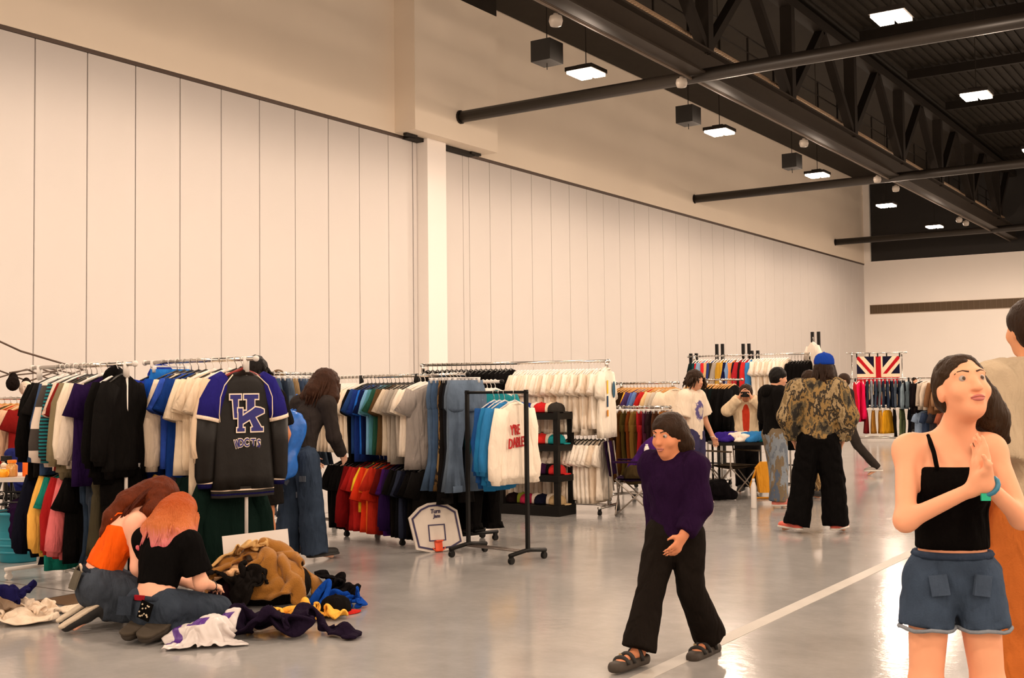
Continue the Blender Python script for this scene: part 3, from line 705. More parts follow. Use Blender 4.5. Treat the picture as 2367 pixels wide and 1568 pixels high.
def wbag():
    p = hp(458, 1492)+fw2*.06; p.z = 0
    cs = heap('bag_filling', 'x', 'bag', p, PR, lambda S: (S.cap((-.09, 0, .03), (.04, .02, .06), .035, .07), S.cap((.03, .03, .06), (.07, .04, .09), .06, .05)), cloth((200, 190, 190)), wr=(.01, 12, 5))
    collide(cs.children[0])
    m = mat('bag_white', (.62, .57, .55), rough=.32, spec=.5); nt = m.node_tree; bs = nt.nodes['Principled BSDF']
    tc = nt.nodes.new('ShaderNodeTexCoord'); sp = nt.nodes.new('ShaderNodeSeparateXYZ'); nt.links.new(tc.outputs['Object'], sp.inputs[0])
    def M(op, a, b_, c_=None):
        n = nt.nodes.new('ShaderNodeMath'); n.operation = op
        for i, v in enumerate((a, b_, c_)):
            if v is None: continue
            if isinstance(v, (int, float)): n.inputs[i].default_value = v
            else: nt.links.new(v, n.inputs[i])
        return n.outputs[0]
    X, Z = sp.outputs[0], sp.outputs[2]
    b1 = M('LESS_THAN', M('ABSOLUTE', M('ADD', X, M('MULTIPLY_ADD', Z, .75, .055)), 0), .026); b1 = M('MULTIPLY', b1, M('LESS_THAN', M('ABSOLUTE', M('SUBTRACT', Z, .065), 0), .05))
    b2 = M('LESS_THAN', M('ABSOLUTE', M('SUBTRACT', Z, M('MULTIPLY_ADD', X, .15, .132)), 0), .017); b2 = M('MULTIPLY', b2, M('LESS_THAN', M('ABSOLUTE', M('ADD', X, .015), 0), .055))
    mx = nt.nodes.new('ShaderNodeMix'); mx.data_type = 'RGBA'; mx.inputs[6].default_value = (.62, .57, .55, 1); mx.inputs[7].default_value = (*lin((84, 44, 130)), 1); nt.links.new(M('MAXIMUM', b1, b2), mx.inputs[0]); nt.links.new(mx.outputs[2], bs.inputs['Base Color'])
    o = drop('plastic_bag', 'white plastic carrier bag with a purple print beside the kneeling woman', 'bag', 'square', .60, .58, p, PR+.2, 31, m, h0=.19, squash=(.80, .80), shrink=-.14, n=36, thick=.003, bend=.5, amp=.05)
    for ch in list(cs.children):
        ch.modifiers.clear(); ch.name = 'contents'; ch.location = cs.location-o.location; ch.rotation_euler = cs.rotation_euler; ch.parent = o
    bpy.data.objects.remove(cs)
wbag()
q0 = hp(46, 1436)+fw2*.05
drop('white_t_shirt', 'crumpled white t-shirt on the floor at the left edge, under the other', 't-shirt', 'top', .85, .62, q0, PR+.3, 37, cloth((232, 214, 192)), h0=.05, squash=(.6, .55), shrink=-.40)
drop('white_t_shirt', 'crumpled white t-shirt on top of the other at the left edge', 't-shirt', 'top', .8, .6, q0-rt2*.06+fw2*.05, PR-.5, 41, cloth((228, 208, 186)), h0=.14, squash=(.5, .5), shrink=-.40)
drop('navy_sweatshirt', 'navy blue sweatshirt on top of the white heap at the left edge', 'sweatshirt', 'square', .6, .6, hp(16, 1436)+fw2*.06-rt2*.06, PR, 43, cloth((38, 36, 96)), n=28, h0=.26, squash=(.55, .55), shrink=-.25, frames=18, thick=.012)
for o, th in FINISH:
    o.modifiers.clear(); sm = o.modifiers.new('smooth', 'SUBSURF'); sm.levels = 1; sm.render_levels = 1
    so = o.modifiers.new('thickness', 'SOLIDIFY'); so.thickness = th; so.offset = 1
bpy.data.objects['floor'].modifiers.clear(); core.children[0].modifiers.clear()

# ------------------------------------------------------------------ fill the racks
def px_of(p):
    d = Vector(p)-CPOS; return IW/2+FPX*d.dot(RT)/d.dot(FW)
def s_at(rk, px, z=1.4):
    t, p0, u, L, a = rk
    s = np.linspace(-.6, L+.6, 400)
    return float(s[np.argmin([abs(px_of((p0.x+u.x*q, p0.y+u.y*q, z))-px) for q in s])])
def put(rk, px, z, kind, rgb, label, group=None, turn=0.0, jit=.10, ds=0, **kw):
    t, p0, u, L, a = rk
    s = s_at(rk, px) if px is not None else ds
    x, y, zz = along(p0, u, s, z)
    return hang(kind, rgb, (x, y, zz), a+PI/2+turn+random.uniform(-jit, jit), label, group, **kw)
def spread(rk, px0, px1, items, z, **k):
    """hang the items evenly along the rail between two picture columns"""
    s0, s1 = s_at(rk, px0), s_at(rk, px1); n = len(items); cnt = {}
    for i, it in enumerate(items):
        kw = dict(k); kw.update(it[3] if len(it) > 3 else {}); lab = it[2]
        if kw.get('group'):
            cnt[lab] = cnt.get(lab, 0)+1; tot = sum(1 for q in items if q[2] == lab); lab = '%s, %s from the left' % (lab, 'last' if cnt[lab] == tot and tot > 2 else ORD[cnt[lab]-1])
            if cnt[it[2]] == tot and tot > 2: lab = it[2]+', rightmost of them'
        put(rk, None, z, it[0], it[1], lab, ds=s0+(s1-s0)*(i+.5)/n, **kw)

ORD = 'first second third fourth fifth sixth seventh eighth ninth tenth eleventh twelfth thirteenth fourteenth fifteenth sixteenth seventeenth eighteenth nineteenth twentieth'.split()
ORD += ['twenty-'+q for q in ORD[:9]]
BLK = (22, 20, 19); CHAR = (58, 53, 50); CREAM = (226, 214, 198); WHT = (232, 224, 212); GRY = (150, 143, 136); NAVY = (28, 30, 48)
# --- the two white adjustable racks at the front left
A = rack('white adjustable rolling rack at far left with black shirts and olive jacket', col_at(75, 9.7), col_at(312, 8.67), 1.72, lower=.99, m_post=M_white, m_base=M_white, name='rolling_rack')
B = rack('white adjustable rolling rack carrying the blue hoodies and the varsity jacket', col_at(335, 9.65), col_at(592, 8.7), 1.75, lower=1.0, m_post=M_white, m_base=M_white, name='rolling_rack')
ZA = 1.72+.016; ZB = 1.75+.016; ZL = .99+.015
def banded(key, c1, c2, f, axis=2, off=0.0, sharp=True):
    """broad woven colour bands along an axis"""
    if key in _mats: return _mats[key]
    m = mat(key, lin(c1), rough=.9, bump=.3, bscale=45, spec=.25); nt = m.node_tree; b = nt.nodes['Principled BSDF']
    tc = nt.nodes.new('ShaderNodeTexCoord'); sp = nt.nodes.new('ShaderNodeSeparateXYZ'); nt.links.new(tc.outputs['Object'], sp.inputs[0])
    a = nt.nodes.new('ShaderNodeMath'); a.operation = 'MULTIPLY_ADD'; a.inputs[1].default_value = f; a.inputs[2].default_value = off; nt.links.new(sp.outputs[axis], a.inputs[0])
    fr = nt.nodes.new('ShaderNodeMath'); fr.operation = 'FRACT'; nt.links.new(a.outputs[0], fr.inputs[0])
    g = nt.nodes.new('ShaderNodeMath'); g.operation = 'GREATER_THAN'; g.inputs[1].default_value = .5; nt.links.new(fr.outputs[0], g.inputs[0])
    mx = nt.nodes.new('ShaderNodeMix'); mx.data_type = 'RGBA'; mx.inputs[6].default_value = (*lin(c1), 1); mx.inputs[7].default_value = (*lin(c2), 1)
    nt.links.new(g.outputs[0], mx.inputs[0]); nt.links.new(mx.outputs[2], b.inputs['Base Color']); return m
def camo(key, cols, sc=9):
    if key in _mats: return _mats[key]
    m = mat(key, lin(cols[0]), rough=.9, bump=.3, bscale=40, spec=.2); nt = m.node_tree; b = nt.nodes['Principled BSDF']
    tc = nt.nodes.new('ShaderNodeTexCoord'); mp = nt.nodes.new('ShaderNodeMapping'); mp.inputs['Scale'].default_value = (1, 1, .45); nt.links.new(tc.outputs['Object'], mp.inputs[0])
    n = nt.nodes.new('ShaderNodeTexNoise'); n.inputs['Scale'].default_value = sc; n.inputs['Detail'].default_value = 5; n.inputs['Roughness'].default_value = .62; n.inputs['Distortion'].default_value = .15
    nt.links.new(mp.outputs[0], n.inputs['Vector'])
    r = nt.nodes.new('ShaderNodeValToRGB'); r.color_ramp.interpolation = 'CONSTANT'
    for i, c in enumerate(cols):
        e = r.color_ramp.elements[0] if i == 0 else r.color_ramp.elements.new(.34+.32*i/len(cols))
        e.color = (*lin(c), 1)
    for e in list(r.color_ramp.elements):
        if e.position == 1.0: r.color_ramp.elements.remove(e)
    nt.links.new(n.outputs['Fac'], r.inputs[0]); nt.links.new(r.outputs[0], b.inputs['Base Color']); return m
def putA(px, *a, **k): return put(A, 133+(px-92)*.70, *a, **dict(dict(scale=1.04, turn=.16), **k))
putA(92, ZA, 'tee', BLK, 'black t-shirt at the far left end of the left white rack', L=.82)
putA(106, ZA, 'long', BLK, 'black long-sleeved top second from the left end of the left rack', hanger='white')
putA(122, ZA, 'tee', (40, 37, 36), 'faded black t-shirt on a white hanger beside the denim shirt', L=.76, hanger='white')
putA(138, ZA, 'shirt', (62, 84, 120), 'blue denim shirt between the black t-shirts and the banded sweater', mate=denim((62, 84, 120)))
putA(152, ZA, 'long', WHT, 'cream sweatshirt with charcoal sleeve bands', mate=banded('band_sweat', (215, 200, 186), (62, 56, 52), 3.1, 2, .50), hanger='white')
putA(166, ZA, 'long', (30, 90, 95), 'teal and black striped long-sleeved shirt beside the banded sweatshirt', mate=banded('teal_stripe', (24, 112, 118), (24, 26, 32), 38))
putA(180, ZA, 'tee', (222, 190, 172), 'pale pink t-shirt behind the olive jacket', hanger='white')
putA(190, ZA, 'tee', (140, 34, 30), 'red collared shirt peeping out behind the olive jacket')
putA(204, ZA, 'jacket', (122, 110, 84), 'olive khaki jacket with a broad cuff on the left rack', L=.76, w=.30)
putA(222, ZA, 'long', (226, 212, 192), 'cream fleece sweatshirt beside the olive jacket')
putA(238, ZA, 'long', (208, 194, 178), 'heather beige sweatshirt next to the purple shirt', hanger='white')
pt = putA(262, ZA, 'tee', (52, 30, 84), 'deep purple t-shirt with a pale line drawing on the left rack', L=.80, w=.29, turn=-.05)
putA(292, ZA, 'hoodie', BLK, 'black hoodie on the left white rack beside the purple t-shirt', L=.78, hanger='white', turn=.36)
putA(308, ZA, 'long', (30, 28, 27), 'black long-sleeved sweatshirt at the right end of the left rack', L=.74, turn=.42)
# line drawing on the purple shirt (abstract curls)
b = MB()
for i in range(9):
    t0 = i*.7; cx = -.215+.028*(i % 3); cz = -.25-.03*(i//3)
    b.tube([(cx+(.016+.004*(i % 4))*math.cos(t)*(1+.3*math.sin(3*t)), .0, cz+.016*math.sin(t)) for t in np.linspace(t0, t0+5, 12)], .0042, 4)
for s in (-1, 1):
    o = b.build('line_drawing', mat('print_white', (.7, .66, .6), rough=.8), pt); o.location = (.01, s*.094, 0)
LA = [('hoodie', (26, 28, 44), 'dark navy hoodie low on the left end of the left rack'), ('trousers', (24, 26, 40), 'navy trousers behind the yellow sweatshirt', dict(L=.85)),
      ('long', (228, 172, 78), 'yellow sweatshirt hanging low on the left rack'), ('tee', (20, 118, 104), 'teal green shirt hem below the yellow sweatshirt', dict(L=.78)),
      ('long', (150, 24, 26), 'red sweatshirt with a dark print between the yellow and pink sweatshirts', dict(hanger='black')), ('long', (205, 104, 106), 'pink sweatshirt hanging low beside the kneeling woman in orange'),
      ('tee', BLK, 'black t-shirt on the low rail beside the pink sweatshirt'), ('trousers', (52, 66, 84), 'dark blue jeans with a teal lining on the low rail', dict(mate=denim((44, 58, 76)), L=.85)),
      ('trousers', (60, 70, 84), 'grey blue jeans on the low rail behind the red-haired woman', dict(mate=denim((58, 66, 78)), L=.85)), ('skirt', (72, 66, 50), 'olive green skirt on the low rail of the left rack'),
      ('trousers', BLK, 'black trousers at the right end of the low rail, left rack', dict(L=.85))]
spread(A, 126, 290, LA, ZL, jit=.08, turn=.12)
UB = [('hoodie', (38, 60, 168), 'royal blue hoodie at the left end of the right white rack', dict(L=.84, sl=.74)), ('shorts', (30, 104, 186), 'bright blue satin shorts clipped up beside the blue hoodie', dict(L=.75)),
      ('long', (22, 74, 176), 'bright blue sweatshirt left of the ivory long-sleeved shirt', dict(L=.76)), ('long', (224, 206, 184), 'ivory long-sleeved sweatshirt with a ribbed cuff on the right white rack', dict(sl=.66)),
      ('tee', (44, 76, 170), 'blue t-shirt between two ivory shirts on the right white rack'), ('tee', (26, 62, 140), 'dark blue t-shirt behind the ivory shirts', dict(L=.86)),
      ('tee', (232, 214, 188), 'ivory t-shirt with a wide sleeve, leftmost of the ivory shirts', dict(L=.74, sl=.26)), ('tee', (228, 208, 180), 'ivory t-shirt, second of the ivory shirts', dict(hanger='white')),
      ('tee', (222, 202, 176), 'creamy beige t-shirt, third of the ivory shirts', dict(L=.9)), ('tee', (226, 206, 180), 'cream t-shirt, fourth of the ivory shirts', dict(hanger='white')),
      ('long', (216, 192, 164), 'beige sweatshirt just left of the varsity jacket')]
spread(B, 370, 556, UB, ZB, jit=.08, scale=1.08)
LB = [('trousers', (22, 26, 42), 'navy trousers at the left end of the right low rail', dict(L=.85)), ('long', (20, 60, 62), 'dark teal sweatshirt on the right low rail'),
      ('tee', (30, 44, 120), 'blue t-shirt on the right low rail'), ('tee', (190, 140, 60), 'mustard t-shirt on the right low rail'), ('long', (54, 44, 40), 'dark brown sweatshirt on the right low rail'),
      ('long', (58, 44, 58), 'dark plum fleece hanging behind the pink-haired woman', dict(L=.78)), ('long', (24, 46, 40), 'dark green fleece left of the white post', dict(L=.78)),
      ('hoodie', (20, 40, 36), 'dark green hooded fleece around the white post', dict(L=.8)), ('skirt', (150, 112, 62), 'tan corduroy skirt below the varsity jacket', dict(L=.40)),
      ('long', (22, 44, 38), 'dark green fleece at the right end of the right low rail', dict(L=.78))]
spread(B, 372, 540, LB, ZL, jit=.08, scale=1.05)

# --- varsity jacket on the near end of the right rack
def poly_ext(b, poly, y, t, m=0): b.prism(poly, y, y+t, m)
def grow(poly, e):
    n = len(poly); out = []
    ar = sum(poly[i][0]*poly[(i+1) % n][1]-poly[(i+1) % n][0]*poly[i][1] for i in range(n))
    sg = 1 if ar > 0 else -1
    for i in range(n):
        p0, p1, p2 = Vector(poly[i-1]), Vector(poly[i]), Vector(poly[(i+1) % n])
        d1 = (p1-p0).normalized(); d2 = (p2-p1).normalized()
        n1 = Vector((d1.y, -d1.x))*sg; n2 = Vector((d2.y, -d2.x))*sg
        bb = (n1+n2); bb = bb/max(.5, bb.length_squared/2)
        out.append(tuple(p1+bb*e))
    return out
U_POLY = [(-.125, .09), (-.045, .09), (-.045, .065), (-.068, .065), (-.068, -.005), (.0, -.005), (.0, .065), (-.022, .065), (-.022, .09), (.085, .09), (.085, .065), (.055, .065), (.055, -.045), (-.115+.02, -.045), (-.105, .065), (-.125, .065)]
K_POLY = [(-.068, .01), (-.035, .01), (-.035, -.035), (.035, .0), (.06, .015), (.10, .01), (.125, .0), (.125, -.018), (.06, -.042), (.105, -.105), (.118, -.105), (.118, -.125), (.030, -.125), (.030, -.105), (.045, -.100), (.02, -.055), (-.035, -.080), (-.035, -.105), (-.02, -.105), (-.02, -.125), (-.075, -.125), (-.075, -.105), (-.065, -.105), (-.065, -.01), (-.068, -.01)]
M_jk = mat('jacket_black', (.0065, .0052, .0044), rough=.5, bump=.4, bscale=14, spec=.22)
M_jb = cloth((44, 40, 128)); M_jw = cloth((224, 206, 186)); M_navy = cloth((30, 28, 86))
def varsity(pos, rz):
    LJ = .16
    t = thing('varsity_jacket', 'black and blue varsity jacket with interlocked letters on its back, at the rack end', 'jacket', pos, rz)
    me = top_mesh('jacket_body', M_jk, w=.275, L=.66+LJ, sleeve='none', d=.075, seed=5, neckw=.095)
    link('body', me, t)
    b = MB(); b.tube([(.10*math.cos(x), .05*math.sin(x), -.105-.05*abs(math.cos(x))) for x in np.linspace(0, 2*PI, 20)], .022, 7, caps=False); b.build('collar', cloth((52, 44, 40)), t, True)
    z0 = -.755-LJ; b = MB()
    for i, (mi, za, zb) in enumerate(((0, 0, -.018), (1, -.018, -.028), (0, -.028, -.046), (2, -.046, -.058), (0, -.058, -.075))):
        n = 28; v = []
        for z in (za, zb):
            for j in range(n):
                a = 2*PI*j/n; v.append((.272*abs(math.cos(a))**.8*(1 if math.cos(a) > 0 else -1), .088*math.sin(a)+.01*math.sin(6*a), z0+.02+z))
        b.add(v, [(j, n+j, n+(j+1) % n, (j+1) % n) for j in range(n)], mi)
    b.build('hem_rib', [M_jk, M_jw, M_navy], t, True)
    for s in (-1, 1):
        pts = [(s*.155, 0, -.135), (s*.21, .0, -.19), (s*.275, 0, -.32), (s*.30, 0, -.42)]
        b = MB(); b.tube(pts, [.05, .088, .098, .10], 14); b.build('upper_sleeve', M_jb, t, True)
        b = MB(); b.tube([(s*.30, 0, -.415), (s*.305, 0, -.44)], [.103, .103], 14); b.build('sleeve_band', M_jw, t, True)
        b = MB(); b.tube([(s*.303, 0, -.43), (s*.318, 0, -.60), (s*.322, .01, -.82), (s*.318, .01, -.86)], [.095, .085, .078, .066], 14); b.build('lower_sleeve', M_jk, t, True)
        b = MB(); b.tube([(s*.318, .01, -.855), (s*.318, .01, -.868)], [.064, .064], 14); b.tube([(s*.318, .01, -.868), (s*.317, .01, -.90)], [.060, .055], 14, m=1); b.build('cuff', [M_jw, M_navy], t, True)
        b = MB(); b.tube([(s*.105, -.052, -.125), (s*.19, -.082, -.20), (s*.225, -.088, -.28), (s*.232, -.078, -.40), (s*.222, -.07, -.45)], .0045, 6); b.build('piping', M_jw, t, True)
    yb = -.094
    M_let = mat('letter_blue', lin((38, 36, 108)), rough=.8); M_out = mat('letter_white', lin((226, 210, 192)), rough=.8)
    b = MB(); poly_ext(b, [(x*1.16, z*1.18-.37) for x, z in grow(U_POLY, .008)], yb, .006, 1); poly_ext(b, [(x*1.16, z*1.18-.37) for x, z in U_POLY], yb-.002, .003, 0)
    b.build('letter', [M_let, M_out], t)
    b = MB(); poly_ext(b, [(x*1.16, z*1.18-.37) for x, z in grow(K_POLY, .008)], yb-.004, .003, 1); poly_ext(b, [(x*1.16, z*1.18-.37) for x, z in K_POLY], yb-.006, .003, 0)
    b.build('letter', [M_let, M_out], t)
    for ch, x, zz, an in (('W', -.090, -.605, -.10), ('D', -.054, -.598, -.03), ('C', -.006, -.596, 0), ('T', .052, -.600, .02), ('S', .100, -.606, .06)):
        text_obj(ch, .075, t, (x, yb+.000, zz), M_out, 'back_lettering', off=.006, ext=.003, ry=an, sx=.5 if ch == 'W' else .85)
        text_obj(ch, .075, t, (x, yb-.004, zz), M_let, 'back_lettering', off=.0, ext=.003, ry=an, sx=.5 if ch == 'W' else .85)
    link('hanger', hanger_mesh('red'), t)
    return t
def text_obj(s, size, parent, loc, m, name='lettering', off=0.0, ext=.002, ry=0.0, sx=1.0, rot=None, bold=True, shear=0.0):
    cu = bpy.data.curves.new('t', 'FONT'); cu.body = s; cu.size = size; cu.extrude = ext; cu.offset = off+(.0015 if bold else 0); cu.align_x = 'CENTER'; cu.align_y = 'CENTER'; cu.shear = shear; cu.resolution_u = 3
    tmp = bpy.data.objects.new('t', cu); COL.objects.link(tmp)
    dg = bpy.context.evaluated_depsgraph_get(); me = bpy.data.meshes.new_from_object(tmp.evaluated_get(dg))
    COL.objects.unlink(tmp); bpy.data.objects.remove(tmp)
    me.materials.clear(); me.materials.append(m)
    o = link(name, me, parent); o.location = loc; o.rotation_euler = rot if rot else (PI/2, ry, 0); o.scale = (sx, 1, 1); return o
q = along(B[1], B[2], s_at(B, 560), ZB)
vj = varsity(q, math.atan2(q[1], q[0])-PI/2+.40)
vj.scale = (.92, .92, 1.09)

# --- rack behind with cream, blue and grey t-shirts over red and black ones; jeans at its near end
C = rack('long chrome rack of cream, blue and grey t-shirts with jeans at its near end', col_at(742, 12.7), col_at(1082, 10.75), 1.64, lower=.86, inset=.80, m_base=M_black, foot=.22)
ZC = 1.656; ZCL = .875
g = 'cream t-shirts on the far end of the middle rack'
it = [('tee', random.choice([(228, 212, 190), (220, 202, 178), (232, 218, 200)]), 'cream t-shirt beside the woman with the blue bag', dict(group=g, hanger='white')) for _ in range(9)]
it += [('tee', BLK, 'black t-shirt between the cream and blue ones on the middle rack', dict(L=.8, hanger='black')), ('tee', (38, 70, 130), 'steel blue t-shirt next to the black one on the middle rack'),
       ('tee', (30, 56, 130), 'dark blue t-shirt on the middle rack', dict(L=.78)), ('tee', (24, 92, 186), 'bright blue t-shirt on the middle rack'), ('tee', (26, 40, 92), 'navy blue t-shirt right of the bright blue one'),
       ('tee', (110, 160, 196), 'pale blue t-shirt on the middle rack'), ('tee', (66, 122, 134), 'grey teal t-shirt on the middle rack'), ('tee', (40, 84, 66), 'dark green t-shirt on the middle rack'),
       ('tee', (98, 74, 46), 'brown t-shirt between the green and grey ones'), ('tee', (196, 182, 162), 'stone t-shirt, first of the grey group'), ('tee', (172, 160, 146), 'light grey t-shirt, second of the grey group', dict(L=.76)),
       ('tee', (150, 142, 132), 'mid grey t-shirt, third of the grey group', dict(L=.78)), ('tee', (166, 156, 144), 'warm grey t-shirt, fourth of the grey group'), ('tee', (228, 216, 200), 'white t-shirt among the grey ones', dict(hanger='white')),
       ('tee', (236, 222, 204), 'white t-shirt just behind the big grey one', dict(hanger='white'))]
spread(C, 770, 988, it, ZC, jit=.07)
put(C, 1000, ZC, 'tee', (150, 142, 136), 'big grey t-shirt turned to the front beside the jeans', turn=-.25, L=.82, w=.29, hanger='white')
o = MB().box((-.17, -.058, -.50), (.09, .006, .06)).build('red_patch', cloth((150, 30, 30)), list(o for o in bpy.data.objects if o.get('group') == g)[5])
gr = [('tee', BLK, 'black t-shirt at the left of the low middle rail', dict(group='black t-shirts on the low middle rail', hanger='black')) for _ in range(5)]
gr += [('jacket', (120, 18, 20), 'dark red track jacket on the low middle rail'), ('tee', (160, 26, 24), 'red t-shirt left of the yellow one'), ('tee', (168, 30, 26), 'brick red t-shirt beside the yellow one'), ('tee', (226, 186, 40), 'yellow t-shirt between red ones on the low rail', dict(L=.5)),
       ('tee', (214, 52, 22), 'orange red t-shirt right of the yellow one', dict(sl=.3)), ('tee', (226, 108, 36), 'orange t-shirt between two red ones'), ('tee', (200, 44, 22), 'scarlet t-shirt right of the orange one', dict(sl=.28)),
       ('tee', (176, 40, 22), 'large rust red t-shirt turned to the front on the low rail', dict(turn=-.3, w=.3)), ('tee', (110, 24, 20), 'maroon t-shirt between rust red and purple ones'),
       ('tee', (74, 32, 110), 'purple t-shirt on the low middle rail'), ('long', (56, 30, 88), 'dark purple sweatshirt on the low middle rail'),
       ('tee', (34, 30, 28), 'charcoal t-shirt right of the purple ones'), ('tee', (26, 26, 30), 'black t-shirt left of the slate one on the low rail'), ('tee', (50, 56, 76), 'slate blue t-shirt on the low middle rail'),
       ('tee', (24, 26, 40), 'navy t-shirt on the low middle rail'), ('tee', BLK, 'black t-shirt with a white print above the backboard'), ('tee', (30, 28, 27), 'black t-shirt at the right end of the low middle rail')]
spread(C, 802, 1008, gr, ZCL, jit=.07)
# jeans on clear clip hangers
for px, rgb, lab, kw in ((1024, (84, 108, 138), 'blue flared jeans, leftmost of the clipped jeans', dict(flare=.045)), (1034, (70, 94, 126), 'blue jeans behind the leftmost flared pair', dict(flare=.03)),
        (1043, (98, 76, 46), 'brown patterned trousers among the clipped jeans', dict()), (1051, (26, 24, 24), 'black jeans left of the dark pair on clip hangers', dict(L=1.22)),
        (1059, (28, 30, 36), 'blue black jeans in the middle of the clipped jeans', dict()), (1067, (112, 128, 146), 'pale washed jeans, second from the right of the clipped jeans', dict(flare=.02)),
        (1078, (104, 122, 144), 'pale washed jeans with thigh whiskers at the near end', dict(flare=.02, w=.22))):
    mt = denim(rgb) if 'trousers' not in lab else camo('camo_brown', [(60, 44, 26), (110, 84, 48), (36, 28, 20), (128, 104, 66)])
    put(C, px, ZC, 'trousers', rgb, lab, mate=mt, jit=.1, **dict(dict(d=.045, L=1.10), **kw))
# --- rack of denim behind the woman with the bag
Dk = rack('chrome rack of clipped denim behind the woman with the blue bag', col_at(606, 11.9), col_at(738, 13.0), 1.69, lower=None)
g = 'clipped denim behind the varsity jacket'
spread(Dk, 612, 735, [('trousers', c, 'clipped denim behind the varsity jacket', dict(group=g, mate=denim(c))) for c in ((60, 78, 104), (40, 50, 66), (84, 98, 116), (150, 126, 92), (52, 66, 90), (70, 88, 112), (36, 42, 52), (60, 70, 84), (88, 104, 124), (44, 52, 66))], 1.706, jit=.08)
g = 'black coats behind the varsity jacket'
# --- white rack with tubular hangers behind the jeans
Fk = rack('white rack of colourful sweaters on white tube hangers behind the jeans', col_at(1003, 12.0), col_at(1160, 11.0), 1.57, m_rail=M_white, m_post=M_black, m_base=M_black, inset=.5)
ZF = 1.586
it = [('long', (150, 30, 34), 'red sweater at the left of the white-hanger rack'), ('long', (214, 204, 190), 'white sweater behind the pale jeans'), ('long', (60, 70, 150), 'royal blue sweater on the white-hanger rack'), ('long', (96, 24, 66), 'plum sweater on the white-hanger rack', dict(L=.74)),
      ('long', (224, 210, 194), 'cream sweater between the plum and blue ones', dict(L=.76)), ('long', (40, 92, 168), 'cobalt blue sweater on the white-hanger rack'), ('long', (210, 196, 180), 'oatmeal sweater beside the red striped one'),
      ('long', (168, 30, 34), 'red striped sweater on the white-hanger rack', dict(mate=banded('red_stripe', (168, 30, 34), (222, 206, 190), 6))), ('dress', (232, 176, 40), 'long yellow dress hanging behind the blue sweaters', dict(L=.95)), ('long', (26, 120, 130), 'teal sweater at the right end of the white-hanger rack')]
spread(Fk, 1060, 1150, it, ZF, hanger='white', jit=.08)
spread(Fk, 1075, 1125, [('trousers', BLK, 'black trousers behind the thin black rack', dict(group='black trousers behind the thin black rack', L=.75)) for _ in range(4)], .90)
# --- thin black single rack in front with the white lettered sweatshirt
p0 = (floor_at(1050, 1290)+floor_at(1115, 1275))/2; p1 = (floor_at(1190, 1305)+floor_at(1250, 1292))/2
def single_rack():
    dv = p1-p0; L = dv.length; a = math.atan2(dv.y, dv.x)
    t = thing('garment_rack', 'thin black single-bar garment rack standing in front of the backboard', 'clothes rack', (p0.x, p0.y, 0), a)
    zr = 1.47
    MB().tube([(-.02, 0, zr), (L+.02, 0, zr)], .013, 8).build('hanging_rail', M_black, t, True)
    for x in (0, L):
        MB().box((x, 0, zr/2+.05), (.030, .030, zr-.06)).build('post', M_black, t)
        b = MB(); b.tube([(x, -.24, .075), (x, 0, .10), (x, .24, .075)], .019, 8); b.build('foot', M_black, t, True)
        for y in (-.22, .22):
            b = MB(); b.box((x, y, .052), (.022, .04, .04)); b.tube([(x-.015, y, .03), (x+.015, y, .03)], .03, 12); b.build('caster', M_black, t)
    for y in (-.035, .035): MB().tube([(0, y, .085), (L, y, .085)], .009, 8).build('base_bar', mat('gunmetal', (.20, .17, .15), rough=.35, metal=.8), t, True)
    return t, p0, dv/L, L, a
S1 = single_rack(); ZS = 1.47+.013
put(S1, 1142, ZS, 'long', (36, 84, 150), 'blue sweatshirt, leftmost on the thin black rack', L=.76, hanger='clear', turn=.15)
put(S1, 1154, ZS, 'long', (30, 106, 156), 'azure sweatshirt in the middle of the thin black rack', L=.78, hanger='clear', turn=.1)
put(S1, 1166, ZS, 'long', (40, 112, 166), 'light blue sweatshirt just behind the white lettered one', L=.74, hanger='clear', turn=.05)
sw = put(S1, 1190, ZS, 'long', (236, 222, 204), 'white sweatshirt with red block lettering hung on the thin black rack', L=.72, w=.255, hanger='clear', turn=.02, jit=0, sl=.66)
M_red = mat('print_red', lin((176, 28, 28)), rough=.8)
for s, x, z, w_ in (("Y'RE", -.085, -.345, .62), ("D", -.150, -.465, .75), ("ABLE!", -.035, -.452, .62)):
    text_obj(s, .125, sw, (x, -.073, z), M_red, 'red_lettering', ry=.10 if s == 'D' else -.06, sx=w_*.85, ext=.004)
text_obj('1991', .03, sw, (.0, -.072, -.33), M_red, 'red_lettering', sx=.01) if False else None
# --- big chrome double rack of white t-shirts and black coats
G = rack('tall chrome double-tier rack with white t-shirts and black coats', col_at(975, 15.1), col_at(1406, 13.9), 1.82, lower=.95, m_base=M_chrome, inset=.02, rr=.018, foot=.3)
ZG = 1.838; ZGL = .966
MB().tube([(0, .0, 1.70), (G[3], .0, 1.70)], .012, 8).build('hanging_rail', M_chrome, G[0], True)
g = 'black coats on the tall chrome rack'
spread(G, 985, 1188, [('coat', random.choice([(20, 18, 17), (30, 27, 25), (24, 22, 22)]), 'black coat on the tall chrome rack', dict(group=g)) for _ in range(18)], ZG)
g = 'white t-shirts on the tall chrome rack'
wh = [(226, 210, 190), (234, 222, 206), (218, 200, 178), (238, 228, 214)]
spread(G, 1196, 1392, [('tee', random.choice(wh), 'white t-shirt, upper row of the tall chrome rack', dict(group=g, hanger='white', L=random.choice((.70, .74, .78)))) for _ in range(26)], ZG-.03)
g = 'white t-shirts on the low rail of the tall rack'
spread(G, 1150, 1398, [('tee', random.choice(wh), 'white t-shirt, lower row of the tall chrome rack', dict(group=g, hanger='black', L=random.choice((.70, .72, .74)))) for _ in range(28)], ZGL)
j = put(G, 1402, ZG, 'tee', (236, 226, 210), 'white jersey with yellow and blue side print at the tall rack end', turn=.1, L=.84, w=.29, sl=.28, hanger='white', jit=0)
